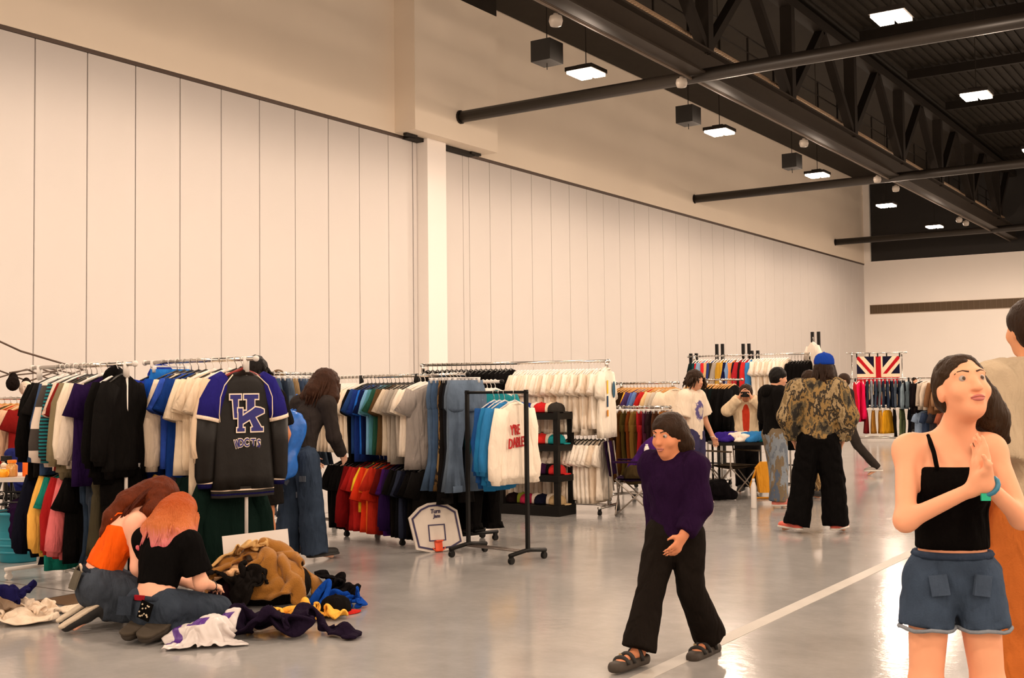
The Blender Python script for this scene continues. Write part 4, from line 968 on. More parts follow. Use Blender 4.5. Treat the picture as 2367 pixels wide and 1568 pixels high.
for c, z, h in (((226, 186, 40), -.33, .16), ((40, 78, 120), -.50, .13), ((226, 150, 40), -.64, .08)):
    MB().box((-.16, -.062, z), (.03, .006, h)).build('side_print', cloth(c), j)
o = MB().prism([(.10+.05*math.cos(a), -.36+.10*math.sin(a)) for a in np.linspace(0, 6.0, 14)], -.066, -.060).build('side_print', cloth((60, 96, 120)), j)

# ------------------------------------------------------------------ people
def vec(*a): return np.array(a, float)
def stand(H=1.72, **ov):
    J = dict(pel=vec(0, 0, .525), waist=vec(0, .005, .60), chest=vec(0, .0, .735), neck=vec(0, -.005, .825), head=vec(0, .012, .925),
             shR=vec(.105, 0, .800), elR=vec(.135, -.02, .635), wrR=vec(.140, .03, .485), shL=vec(-.105, 0, .800), elL=vec(-.135, -.02, .635), wrL=vec(-.140, .03, .485),
             hipR=vec(.05, 0, .515), kneeR=vec(.055, .012, .285), ankR=vec(.058, -.015, .045), toeR=vec(.068, .10, .012),
             hipL=vec(-.05, 0, .515), kneeL=vec(-.055, .012, .285), ankL=vec(-.058, -.015, .045), toeL=vec(-.068, .10, .012))
    for k, v in ov.items(): J[k] = vec(*v)
    return {k: v*H for k, v in J.items()}
def unit(v): return v/(np.linalg.norm(v)+1e-9)
def frame(J):
    r = unit(J['shR']-J['shL']); u = unit(J['chest']-J['pel']); f = unit(np.cross(u, r)); return r, u, f
def torso(S, J, e=0.0, b=1.0, bust=0.0, low=True):
    r, u, f = frame(J); fl = (f, .66)
    S.cap(J['shR']*.86+J['shL']*.14, J['shL']*.86+J['shR']*.14, .062*b+e, flat=(f, .8))
    S.cap(J['chest'], J['waist'], .142*b+e, .118*b+e, flat=fl)
    S.cap(J['neck']*.6+J['chest']*.4, J['chest'], .10*b+e, .14*b+e, flat=fl)
    if low:
        S.cap(J['waist'], J['pel'], .118*b+e, .140*b+e, flat=(f, .72))
    if bust:
        for s in (1, -1): S.ell(J['chest']+r*s*.065*b+f*.075*b-u*.02, (.062*b+e, .055*b+e, .062*b+e))
    return S
def hand(S, w, d, n, sz=1.0, curl=.5, side=1, k=.006):
    """palm with five fingers: w wrist, d pointing direction, n palm normal (towards the palm side)"""
    d = unit(d); n = unit(n-d*np.dot(n, d)); x = np.cross(d, n)*side
    kn = w+d*.085*sz
    S.cap(w, w+d*.02*sz, .024*sz, .026*sz, flat=(n, .7), k=.02)
    S.cap(w+d*.03*sz-x*.014*sz, kn-x*.022*sz, .022*sz, .018*sz, flat=(n, .6), k=.012)
    S.cap(w+d*.03*sz+x*.014*sz, kn+x*.022*sz, .022*sz, .018*sz, flat=(n, .6), k=.012)
    for i, (o, L) in enumerate(((-.033, .062), (-.011, .078), (.011, .084), (.033, .074))):
        a = kn+x*o*sz-d*.012*sz; c = curl*(1.0+.12*(1.5-i))
        d1 = unit(d*math.cos(c*.7)+n*math.sin(c*.7)+x*o*1.6); d2 = unit(d*math.cos(c*1.7)+n*math.sin(c*1.7)+x*o*.8)
        m = a+d1*L*.55*sz; S.cap(a, m, .0098*sz, .0090*sz, k=k); S.cap(m, m+d2*L*.52*sz, .0090*sz, .0072*sz, k=k)
    a = w+d*.030*sz+x*.022*sz; t1 = unit(d*.55+x*.75+n*.35); t2 = unit(d*.85+x*.25+n*.45)
    m = a+t1*.042*sz; S.cap(a, m, .0135*sz, .011*sz, k=.010); S.cap(m, m+t2*.034*sz, .0105*sz, .0085*sz, k=k)
def head_axes(J, hf=None, hu=None):
    r, u, f = frame(J)
    hf = f if hf is None else unit(vec(*hf)); hu = vec(0, 0, 1) if hu is None else unit(vec(*hu))
    hu = unit(hu-hf*np.dot(hu, hf)); hr = np.cross(hf, hu); return hr, hf, hu
def head(S, J, ax, sz=1.0, face=True):
    r, f, u = ax; c = J['head']; R = np.array([r, f, u]).T
    S.ell(c+u*.028*sz-f*.008*sz, vec(.076, .095, .086)*sz, R); S.ell(c-u*.038*sz+f*.022*sz, vec(.058, .066, .080)*sz, R, k=.04)
    S.ell(c-u*.088*sz+f*.058*sz, vec(.026, .024, .024)*sz, R, k=.03)
    S.cap(J['neck']+(c-J['neck'])*.0, c-u*.05*sz-f*.015*sz, .056*sz, .050*sz, k=.03)
    if face:
        S.cap(c+u*.012*sz+f*.086*sz, c-u*.028*sz+f*.106*sz, .010*sz, .014*sz, k=.014)
        for s in (1, -1):
            S.ell(c-u*.030*sz+f*.100*sz+r*s*.011*sz, vec(.010, .010, .008)*sz, R, k=.006)
            S.ell(c-u*.012*sz-f*.008*sz+r*s*.076*sz, vec(.010, .022, .032)*sz, R, k=.008)
            S.ell(c-u*.028*sz+f*.058*sz+r*s*.040*sz, vec(.026, .026, .026)*sz, R, k=.02)
            S.cap(c+u*.034*sz+f*.084*sz+r*s*.014*sz, c+u*.034*sz+f*.070*sz+r*s*.048*sz, .009*sz, k=.014)
        S.ell(c-u*.055*sz+f*.088*sz, vec(.026, .012, .008)*sz, R, k=.006); S.ell(c-u*.068*sz+f*.086*sz, vec(.022, .012, .009)*sz, R, k=.006)
        for s in (1, -1): S.carve(c+u*.010*sz+f*.102*sz+r*s*.032*sz, vec(.0155, .018, .0050)*sz, R)
def body(J, b=1.0, ax=None, sz=1.0, bust=0, curlR=.5, curlL=.5, hR=None, hL=None, nR=None, nL=None, hands=True, face=True, arm=1.0, leg=1.0):
    S = SDF(.035); r, u, f = frame(J); ax = ax or head_axes(J)
    torso(S, J, 0, b, bust)
    for s, q in ((1, 'R'), (-1, 'L')):
        sh, el, wr = J['sh'+q], J['el'+q], J['wr'+q]
        S.ell(sh-u*.012, (.058*arm, .058*arm, .06*arm)); S.cap(sh, el, .050*arm, .040*arm); S.cap(el, wr, .041*arm, .027*arm)
        hi, kn, an, to = J['hip'+q], J['knee'+q], J['ank'+q], J['toe'+q]
        S.cap(hi+(J['pel']-hi)*.1, kn, .092*b*leg, .056*leg); S.cap(kn, an, .058*leg, .036*leg)
        mid = kn+(an-kn)*.3; S.ell(mid-f*.012 if abs((kn-an)[2]) > .2 else mid, (.052*leg,)*3)
        d = unit(to-an)
        S.cap(an-d*.01-vec(0, 0, .0), to, .034, .022, k=.02)
        if hands:
            hd = (hR if q == 'R' else hL); nn = (nR if q == 'R' else nL)
            hd = unit(wr-el) if hd is None else vec(*hd); nn = (-r*s) if nn is None else vec(*nn)
            hand(S, wr, hd, nn, 1.0, curlR if q == 'R' else curlL, side=-s if np.dot(np.cross(unit(hd), nn)*1, f) < 0 else s) if False else hand(S, wr, hd, nn, 1.0, curlR if q == 'R' else curlL, side=1 if np.dot(np.cross(unit(hd), unit(nn)), f) > 0 else -1)
    head(S, J, ax, sz, face)
    return S
def shirt(J, e=.016, b=1.0, sleeve='short', hem=1.0, k=.03, arm=1.0, bust=0, neckcut=True, flare=.0, cut_s=.52, cuff=1.0):
    """hem: 0 at the waist, 1 at the pelvis, >1 below"""
    S = SDF(k); r, u, f = frame(J); fl = (f, .68)
    S.cap(J['shR']*.9+J['shL']*.1, J['shL']*.9+J['shR']*.1, .062*b+e, flat=(f, .85))
    we = J['waist'] if hem > 0 else J['chest']+(J['waist']-J['chest'])*(1+hem)
    S.cap(J['chest'], we, .142*b+e, .122*b+e+flare*.4, flat=fl, cutb=hem <= 0); S.cap(J['neck']*.55+J['chest']*.45, J['chest'], .095*b+e, .14*b+e, flat=fl)
    end = J['waist']+(J['pel']-J['waist'])*hem
    if hem > 0: S.cap(J['waist'], end, .124*b+e+flare*.4, .140*b+e+flare, flat=(f, .72), cutb=True, k=.02)
    if bust:
        for s in (1, -1): S.ell(J['chest']+r*s*.065*b+f*.075*b-u*.02, (.062*b+e, .055*b+e, .062*b+e))
    for q in 'RL':
        sh, el, wr = J['sh'+q], J['el'+q], J['wr'+q]
        if sleeve == 'none': continue
        S.ell(sh-u*.010, (.062*arm+e, .060*arm+e, .062*arm+e))
        if sleeve == 'short': S.cap(sh, sh+(el-sh)*(cut_s+.25), .056*arm+e, .062*arm+e*1.5, cutb=True, k=.02)
        else:
            S.cap(sh, el, .056*arm+e, .046*arm+e); S.cap(el, el+(wr-el)*.92, .048*arm+e, (.036*arm+e)*cuff, cutb=True)
    return S
def pants(J, e=.014, b=1.0, kr=.068, hr_=.07, top=.5, length=.97, short=False, leg=1.0, k=.012):
    S = SDF(k); r, u, f = frame(J)
    t = J['pel']+(J['waist']-J['pel'])*top
    S.cap(t, J['pel'], .124*b+e, .142*b+e, flat=(f, .74), cuta=True)
    for q in 'RL':
        hi, kn, an = J['hip'+q], J['knee'+q], J['ank'+q]
        if short:
            m = hi+(kn-hi)*short; S.cap(hi+(J['pel']-hi)*.1, m, .096*b*leg+e, .084*leg+e*1.6, cutb=True); continue
        S.cap(hi+(J['pel']-hi)*.1, kn, .096*b*leg+e, kr*leg+e); S.cap(kn, kn+(an-kn)*length, kr*leg+e, hr_*leg+e, cutb=True)
    return S
def shoes(t, J, m_up, m_sole, h=.010, sole=(0, 0, -1), width=1.0, name='shoe', high=False):
    for q in 'RL':
        an, to = J['ank'+q], J['toe'+q]
        sn = unit(vec(*sole)) if not isinstance(sole, dict) else unit(vec(*sole[q]))
        ln = to-an; ln = ln-sn*np.dot(ln, sn); d = unit(ln); L = np.linalg.norm(ln)
        base = an+sn*(.045)
        S = SDF(.02); x = np.cross(d, sn)
        S.cap(base-d*.03-sn*.036, base+d*(L*.5)-sn*.036, .046*width, .046*width, flat=(sn, .95)); S.cap(base+d*(L*.5)-sn*.034, base+d*(L+.03)-sn*.026, .048*width, .040*width, flat=(sn, .85))
        S.cap(base-d*.01-sn*.02, an-sn*(.06 if high else .02), .040, .042); S.cut(base+sn*.0, sn)
        o = link(name, S.mesh(name, h, m_up), t)
        Z = SDF(.01); Z.cap(base-d*.03, base+d*L*.5, .050*width, .050*width); Z.cap(base+d*L*.5, base+d*(L+.035), .052*width, .044*width); Z.cut(base+sn*.002, sn); Z.cut(base-sn*.022, -sn)
        link('sole', Z.mesh('sole', min(h, .008), m_sole), o)
def hair(J, ax, m, t, sz=1.0, long=0.0, h=.010, vol=1.0, seed=1, back=True, fringe=0.35, locks=None, disp=.010, path=None):
    r, f, u = ax; c = J['head']; R = np.array([r, f, u]).T
    S = SDF(.03); S.ell(c+u*.040*sz-f*.016*sz, vec(.084, .100, .086)*sz*vol, R)
    S.ell(c-u*.01*sz-f*.045*sz, vec(.080, .070, .080)*sz*vol, R)
    if long:
        for s in (1, -1):
            a = c+r*s*.055*sz-f*.04*sz-u*.0; e = a-u*long*.7+r*s*.02-f*.01
            S.cap(a, (a+e)/2-f*.012, .045*vol, .045*vol); S.cap((a+e)/2-f*.012, e, .045*vol, .022*vol)
        a = c-f*.065*sz; e = a-u*long-f*.015; S.cap(a, e, .060*vol, .045*vol, flat=(f, .7))
    if path:
        for pts, rs in path: S.chain([vec(*p) for p in pts], rs)
    S.carve(c+f*.098*sz-u*(.055-.06*fringe)*sz, vec(.066, .070, .085)*sz, R)
    me = S.mesh('hair', h, m, disp=wrinkle(disp, 95, seed, .15) if disp else None, smooth=1)
    o = link('hair', me, t)
    if locks:
        b = MB(); rr = random.Random(seed)
        for _ in range(locks[0]):
            a = rr.uniform(-2.4, 2.4); p = c+(r*math.sin(a)*.090-f*math.cos(a)*.112)*sz*vol+u*rr.uniform(-.03, .05)
            Lk = locks[1]*rr.uniform(.75, 1.1); sw = rr.uniform(-.03, .03)
            pts = [p, p-u*Lk*.35+(r*math.sin(a)-f*math.cos(a))*.018, p-u*Lk*.7+r*sw+(r*math.sin(a)-f*math.cos(a))*.022, p-u*Lk+r*sw*1.6+(r*math.sin(a)-f*math.cos(a))*.01]
            b.tube([tuple(q) for q in pts], [.010, .013, .010, .002], 5)
        b.build('hair_lock', locks[2] if len(locks) > 2 else m, o, True)['kind'] = 'stuff'
    return o
def eyes(J, ax, t, sz=1.0, iris=(.08, .05, .03), lips=(.45, .16, .13), brow=(.05, .03, .02)):
    r, f, u = ax; c = J['head']
    for s in (1, -1):
        p = c+u*.012*sz+f*.0765*sz+r*s*.032*sz
        b = MB(); b.ball(p, .0125*sz, 12, 8); o = b.build('eyeball', mat('eye_white', (.42, .37, .34), rough=.3), t, True)
        b = MB(); b.ball(p+f*.0085*sz-u*.001, .0066*sz, 10, 6); b.build('iris', mat('iris_%d' % int(iris[0]*1000), iris, rough=.2), o, True)
        b = MB(); b.tube([tuple(c+u*(.031+dz)*sz+f*(.094-.022*abs(q))*sz+r*s*(.013+.042*q)*sz) for q, dz in ((0, 0), (.4, .006), (.75, .005), (1.0, -.002))], [.003*sz, .0036*sz, .003*sz, .0015*sz], 6); b.build('eyebrow', mat('brow_%d' % int(brow[0]*1000), brow, rough=.9), t, True)
    b = MB()
    b.tube([tuple(c-u*(.0545+.004*abs(q)**2-.0)*sz+f*(.0985-.010*q*q)*sz+r*.025*q*sz) for q in np.linspace(-1, 1, 9)], [.0012*sz, .003*sz, .0042*sz, .0046*sz, .0042*sz, .0046*sz, .0042*sz, .003*sz, .0012*sz], 7)
    b.tube([tuple(c-u*(.0665-.006*q*q)*sz+f*(.0975-.012*q*q)*sz+r*.023*q*sz) for q in np.linspace(-1, 1, 9)], [.0012*sz, .004*sz, .0055*sz, .006*sz, .006*sz, .006*sz, .0055*sz, .004*sz, .0012*sz], 7)
    b.build('lips', mat('lips_%d' % int(lips[0]*1000), lips, rough=.45), t, True)
def skin(rgb, key=None): return mat(key or 'skin_%d_%d_%d' % rgb, lin(rgb), rough=.55, var=.06, vscale=14, spec=.35)
def person(label, loc, rz, group=None):
    return thing('person', label, 'person', loc, rz, group)
def local(rz, v):
    """world direction into a figure's own frame"""
    c, s = math.cos(-rz), math.sin(-rz); return (v[0]*c-v[1]*s, v[0]*s+v[1]*c, v[2])
M_skin = skin((222, 172, 146)); M_skin2 = skin((206, 150, 118)); M_hair_blk = hairmat('hair_black', (.010, .008, .007)); M_hair_br = hairmat('hair_brown', (.045, .022, .011))
M_sole = mat('rubber_white', (.62, .58, .52), rough=.6); M_soleb = mat('rubber_black', (.015, .014, .013), rough=.7)

# kneeling woman in the orange top, in profile, leaning over the pile
def kneeler_orange():
    rz = face_dir(.90, -.42); pos = col_at(222, 7.45)
    t = person('kneeling woman with long red hair, orange camisole and faded jeans', pos, rz)
    J = dict(pel=vec(0, .02, .30), waist=vec(0, .06, .41), chest=vec(0, .17, .60), neck=vec(0, .285, .725), head=vec(.02, .40, .815),
             shR=vec(.185, .23, .67), elR=vec(.22, .24, .40), wrR=vec(.16, .38, .24), shL=vec(-.185, .25, .68), elL=vec(-.22, .40, .45), wrL=vec(-.12, .55, .32),
             hipR=vec(.095, .03, .28), kneeR=vec(.135, .46, .10), ankR=vec(.11, .03, .15), toeR=vec(.11, -.13, .04),
             hipL=vec(-.095, .03, .28), kneeL=vec(-.135, .46, .10), ankL=vec(-.11, .03, .15), toeL=vec(-.11, -.13, .04))
    ax = head_axes(J, (.15, .72, -.62), (0, .6, .75))
    link('body', body(J, 1.16, ax, 1.0, bust=1, arm=1.20, hR=(-.2, .8, -.4), nR=(-.5, 0, -.8), leg=1.05).mesh('body', .0105, skin((240, 178, 150))), t)
    S = SDF(.03); r, u, f = frame(J); torso(S, J, .013, 1.16, 1)
    S.cut(J['chest']+u*.055-f*.0, u*.94-f*.34); S.cut(J['waist']+(J['pel']-J['waist'])*.30, -u)
    link('camisole', S.mesh('camisole', .0105, cloth((244, 92, 14), var=.25), disp=wrinkle(.010, 24, 3)), t)
    st = MB()
    for s in (1, -1):
        a = J['chest']+u*.05+r*s*.085; st.tube([tuple(a+f*.085), tuple(a+u*.10+f*.02), tuple(a+u*.055-f*.095), tuple(a-f*.115)], .006, 6)
    st.build('strap', cloth((244, 92, 14), var=.25), t, True)
    P = pants(J, .016, 1.12, .078, .062, top=.40, leg=1.08); link('jeans', P.mesh('jeans', .0105, denim((72, 80, 92)), disp=wrinkle(.012, 20, 5)), t)
    r, u, f = frame(J)
    b = MB(); n = 22; c = J['pel']+(J['waist']-J['pel'])*.38
    b.tube([tuple(c+r*math.cos(a)*.164-f*0+f*math.sin(a)*.118) for a in np.linspace(0, 2*PI, n)], .018, 6, caps=False); b.build('waistband', denim((40, 46, 56)), t, True)
    p = c-f*.128-u*.01; MB().box(p, (.11, .012, .045), Euler((.2, 0, 0))).build('white_belt', cloth((214, 196, 174)), t)
    for s in (1, -1):
        MB().box(J['pel']+r*s*.085-f*.142-u*.035, (.105, .012, .12), Euler((-.35, 0, s*.25))).build('back_pocket', denim((110, 104, 92)), t)
    shoes(t, J, mat('canvas_black', (.014, .013, .013), rough=.8), mat('rubber_cream', (.60, .50, .38), rough=.7), sole=(0, -.50, .866), width=1.05, high=True)
    path = [(((.0, .33, .86), (.02, .20, .80), (.02, .10, .70), (.03, .04, .60)), [.075, .07, .055, .02]), (((.06, .40, .86), (.13, .33, .74), (.14, .30, .60)), [.06, .05, .02]), (((-.05, .42, .84), (-.08, .42, .70), (-.07, .45, .58)), [.06, .05, .025])]
    hair(J, ax, hairmat('hair_red', (.17, .030, .006)), t, 1.02, 0, .0105, 1.06, 4, path=path, disp=.016, locks=(70, .26, hairmat('hair_red_dark', (.10, .018, .006))))
    return t
kneeler_orange()
def hair_pink_mat():
    m = hairmat('hair_pink', (.6, .2, .12)); nt = m.node_tree; b = nt.nodes['Principled BSDF']
    tc = nt.nodes.new('ShaderNodeTexCoord'); sp = nt.nodes.new('ShaderNodeSeparateXYZ'); nt.links.new(tc.outputs['Object'], sp.inputs[0])
    n = nt.nodes.new('ShaderNodeTexNoise'); mp = nt.nodes.new('ShaderNodeMapping'); mp.inputs['Scale'].default_value = (30, 30, 3); nt.links.new(tc.outputs['Object'], mp.inputs[0]); nt.links.new(mp.outputs[0], n.inputs['Vector'])
    a = nt.nodes.new('ShaderNodeMath'); a.operation = 'MULTIPLY_ADD'; a.inputs[1].default_value = .16; nt.links.new(n.outputs['Fac'], a.inputs[0]); nt.links.new(sp.outputs[2], a.inputs[2])
    r = nt.nodes.new('ShaderNodeValToRGB'); r.color_ramp.elements[0].position = .59; r.color_ramp.elements[0].color = (.62, .04, .10, 1)
    e = r.color_ramp.elements[1]; e.position = .90; e.color = (.36, .065, .010, 1)
    e = r.color_ramp.elements.new(.66); e.color = (.70, .22, .22, 1); e = r.color_ramp.elements.new(.76); e.color = (.55, .16, .05, 1)
    nt.links.new(a.outputs[0], r.inputs[0]); nt.links.new(r.outputs[0], b.inputs['Base Color']); return m
def kneeler_pink():
    rz = face_dir(.42, -.88); pos = col_at(356, 7.15)
    t = person('kneeling woman with orange and pink hair, black crop t-shirt and dark jeans', pos, rz)
    J = dict(pel=vec(0, .0, .20), waist=vec(0, .03, .31), chest=vec(0, .09, .50), neck=vec(0, .15, .635), head=vec(0, .235, .73),
             shR=vec(.18, .11, .575), elR=vec(.235, .16, .325), wrR=vec(.15, .36, .27), shL=vec(-.18, .12, .58), elL=vec(-.23, .22, .34), wrL=vec(-.10, .40, .27),
             hipR=vec(.10, .02, .19), kneeR=vec(.13, .43, .10), ankR=vec(.09, -.02, .075), toeR=vec(.11, -.16, .05),
             hipL=vec(-.10, .02, .19), kneeL=vec(-.16, .43, .10), ankL=vec(-.05, -.02, .075), toeL=vec(-.02, -.16, .05))
    ax = head_axes(J, (.1, .80, -.55), (0, .5, .85))
    link('body', body(J, .98, ax, 1.0, arm=1.02, hR=(-.35, .9, -.1), nR=(-.3, 0, -.9), curlR=.8).mesh('body', .0105, skin((240, 180, 150))), t)
    S = shirt(J, .016, 1.0, 'short', hem=-.02, arm=1.05, cut_s=.50); link('crop_t_shirt', S.mesh('crop_t_shirt', .0105, cloth((22, 20, 20)), disp=wrinkle(.008, 22, 6)), t)
    P = pants(J, .016, 1.04, .074, .064, top=.25, leg=1.04); link('jeans', P.mesh('jeans', .0105, denim((62, 72, 86)), disp=wrinkle(.012, 20, 9)), t)
    r, u, f = frame(J)
    b = MB(); c = J['pel']+(J['waist']-J['pel'])*.24
    b.tube([tuple(c+r*math.cos(a)*.155+f*math.sin(a)*.115) for a in np.linspace(0, 2*PI, 22)], .017, 6, caps=False); b.build('waistband', denim((54, 62, 76)), t, True)
    MB().box(c-f*.128-r*.0, (.075, .012, .030), Euler((.1, 0, 0))).build('red_tag', cloth((150, 20, 34)), t)
    MB().box(J['pel']-r*.085-f*.148-u*.03, (.10, .012, .11), Euler((-.2, 0, .15))).build('back_pocket', denim((54, 62, 74)), t)
    b = MB(); q = J['pel']+r*.09-f*.155-u*.045
    b.box(q, (.10, .010, .105), Euler((-.2, .2, -.15)))
    pk = b.build('back_pocket', cloth((16, 15, 15)), t)
    b = MB(); rr = random.Random(4)
    for _ in range(14):
        w = q-f*.008+r*rr.uniform(-.042, .042)+u*rr.uniform(-.042, .042); b.ball(tuple(w), (.006, .006, .006), 6, 4)
    b.build('rhinestone', mat('rhinestone', (.8, .68, .5), rough=.2, metal=.6), pk)
    shoes(t, J, mat('boot_brown', (.035, .026, .018), rough=.8), mat('boot_sole', (.045, .033, .020), rough=.9), sole={'R': (.25, -.16, .95), 'L': (.1, -.16, .97)}, width=1.25, name='boot')
    hm = hair_pink_mat()
    path = [(((.0, .15, .76), (.0, .07, .66), (.0, .03, .56)), [.085, .08, .04]), (((.07, .20, .76), (.125, .12, .64), (.16, .06, .53)), [.065, .06, .030]), (((-.07, .20, .76), (-.125, .12, .64), (-.16, .07, .54)), [.065, .06, .032]), (((.03, .16, .72), (.06, .05, .58), (.05, .03, .51)), [.06, .04, .015])]
    hair(J, ax, hm, t, 1.02, 0, .0105, 1.06, 6, path=path, disp=.014, locks=(90, .25, hm))
    b = MB(); w = J['wrR']; b.tube([tuple(w+vec(.03*math.cos(a), .006, .03*math.sin(a))) for a in np.linspace(0, 2*PI, 12)], .006, 6, caps=False); b.build('bracelet', M_soleb, t, True)
    return t
kneeler_pink()
# woman with the blue bag
def bag_woman():
    rz = face_dir(.55, -.80); d = 10.35; pos = col_at(694, d)
    t = person('woman with long brown hair, dark long-sleeved top and patched baggy jeans', pos, rz)
    J = stand(1.76, chest=(.0, .07, .72), waist=(0, .02, .60), neck=(.01, .11, .80), head=(.035, .155, .885), shR=(.11, .085, .785), shL=(-.10, .09, .79), elR=(.135, .10, .62), wrR=(.10, .20, .52), elL=(-.14, .08, .62), wrL=(-.10, .18, .50),
              kneeR=(.062, .012, .285), kneeL=(-.062, .0, .285), ankR=(.075, .02, .045), toeR=(.09, .13, .012), ankL=(-.08, -.03, .045), toeL=(-.105, .08, .012))
    ax = head_axes(J, (.35, .85, -.4), (0.1, .35, .9))
    link('body', body(J, .92, ax).mesh('body', .012, M_skin), t)
    link('long_sleeved_top', shirt(J, .015, .95, 'long', hem=.55).mesh('top', .013, cloth((58, 52, 50)), disp=wrinkle(.008, 22, 2)), t)
    link('patched_jeans', pants(J, .016, .96, .088, .104, top=.6, length=1.03).mesh('jeans', .013, denim((58, 72, 92)), disp=wrinkle(.022, 15, 7, .8)), t)
    r, u, f = frame(J); rr = random.Random(9)
    for _ in range(16):
        b = MB(); q = rr.choice('RL'); s = rr.uniform(.1, .95); p = J['hip'+q]+(J['ank'+q]-J['hip'+q])*s; a = rr.uniform(2.4, 5.2)
        w = p+vec(math.cos(a)*.116, math.sin(a)*.116, 0); b.box(w, (.06, .012, .05), Euler((0, rr.uniform(-.6, .6), a+PI/2)))
        b.build('denim_patch', denim((104, 112, 124)), t)
    shoes(t, J, M_soleb, M_soleb, h=.014)
    path = [(((.05, .24, 1.60), (.03, .15, 1.50), (.03, .12, 1.40)), [.09, .085, .05]), (((.13, .27, 1.57), (.16, .24, 1.44), (.15, .24, 1.34)), [.06, .055, .03]), (((-.02, .22, 1.58), (-.08, .16, 1.45), (-.07, .14, 1.36)), [.06, .05, .03])]
    hair(J, ax, hairmat('hair_auburn', (.060, .022, .010)), t, 1.05, 0, .012, 1.12, 3, path=path, disp=.022, locks=(80, .24))
    # bag hanging behind her left side
    bp = pos-RT*.13-FW*.30; bp.z = 1.05; fr = face_dir(0, 1)
    bg = thing('tote_bag', 'big blue woven plastic shopping bag slung from the shoulder of the brown-haired woman', 'bag', bp, fr); bg.scale = (1.15, 1.1, 1.12)
    S = SDF(.05); ff = (0, 1, 0)
    S.cap((-.10, 0, .17), (.07, .02, .02), .07, .13, flat=(ff, .75)); S.cap((-.07, 0, .10), (.06, 0, -.14), .13, .15, flat=(ff, .75)); S.cap((-.02, 0, -.17), (.08, 0, -.15), .11, .10, flat=(ff, .8))
    m = mat('bag_blue', lin((32, 104, 196)), rough=.38, bump=.7, bscale=18, var=.2, vscale=30, spec=.5)
    link('bag_body', S.mesh('bag', .012, m, disp=wrinkle(.022, 12, 8, .3)), bg)
    mw = t.matrix_basis if False else None
    R_ = Matrix.Rotation(rz, 3, 'Z'); sh = R_ @ Vector(J['shL'])+pos; Ri = Matrix.Rotation(-fr, 3, 'Z')
    b = MB(); q = lambda w: Vector([a_/b_ for a_, b_ in zip(Ri @ (w-bp), (1.15, 1.1, 1.12))])
    for o_ in (-.06, .05): b.tube([(.09+o_, -.03, .17), tuple(q(sh-FW*.07+Vector((0, 0, -.06)))), tuple(q(sh+Vector((0, 0, .075))+RT*o_*.3)), tuple(q(sh+FW*.09+Vector((0, 0, -.03)))), (.05+o_, .06, .16)], .010, 6)
    b.build('strap', m, bg, True)
    S = SDF(.03); S.cap((.06, -.02, .21), (-.03, 0, .17), .05, .06); link('white_cloth', S.mesh('white_cloth', .012, cloth((220, 204, 186)), disp=wrinkle(.03, 25, 5)), bg)
    return t
bag_woman()
def simple_person(label, pos, rz, J, top, bottom, hairm, shoe=(M_soleb, M_soleb), h=.015, b=1.0, sleeve='short', te=.02, hem=1.0, pk=dict(), sk=M_skin2, hd=None, hu=None, long=0, topname='t_shirt', botname='trousers', hk=dict(), bk=dict(), hname='hair', tk=dict(), wr=.012):
    t = person(label, pos, rz)
    ax = head_axes(J, hd, hu)
    link('body', body(J, b, ax, **bk).mesh('body', h, sk), t)
    link(topname, shirt(J, te, b, sleeve, hem=hem, **tk).mesh(topname, h, top, disp=wrinkle(wr, 20, len(label))), t)
    link(botname, pants(J, **dict(dict(b=b), **pk)).mesh(botname, h, bottom, disp=wrinkle(wr*1.2, 16, len(label)+3, .6)), t)
    shoes(t, J, shoe[0], shoe[1], h=min(h, .014))
    if hairm: hair(J, ax, hairm, t, 1.0, long, min(h, .013), **hk)
    return t, ax
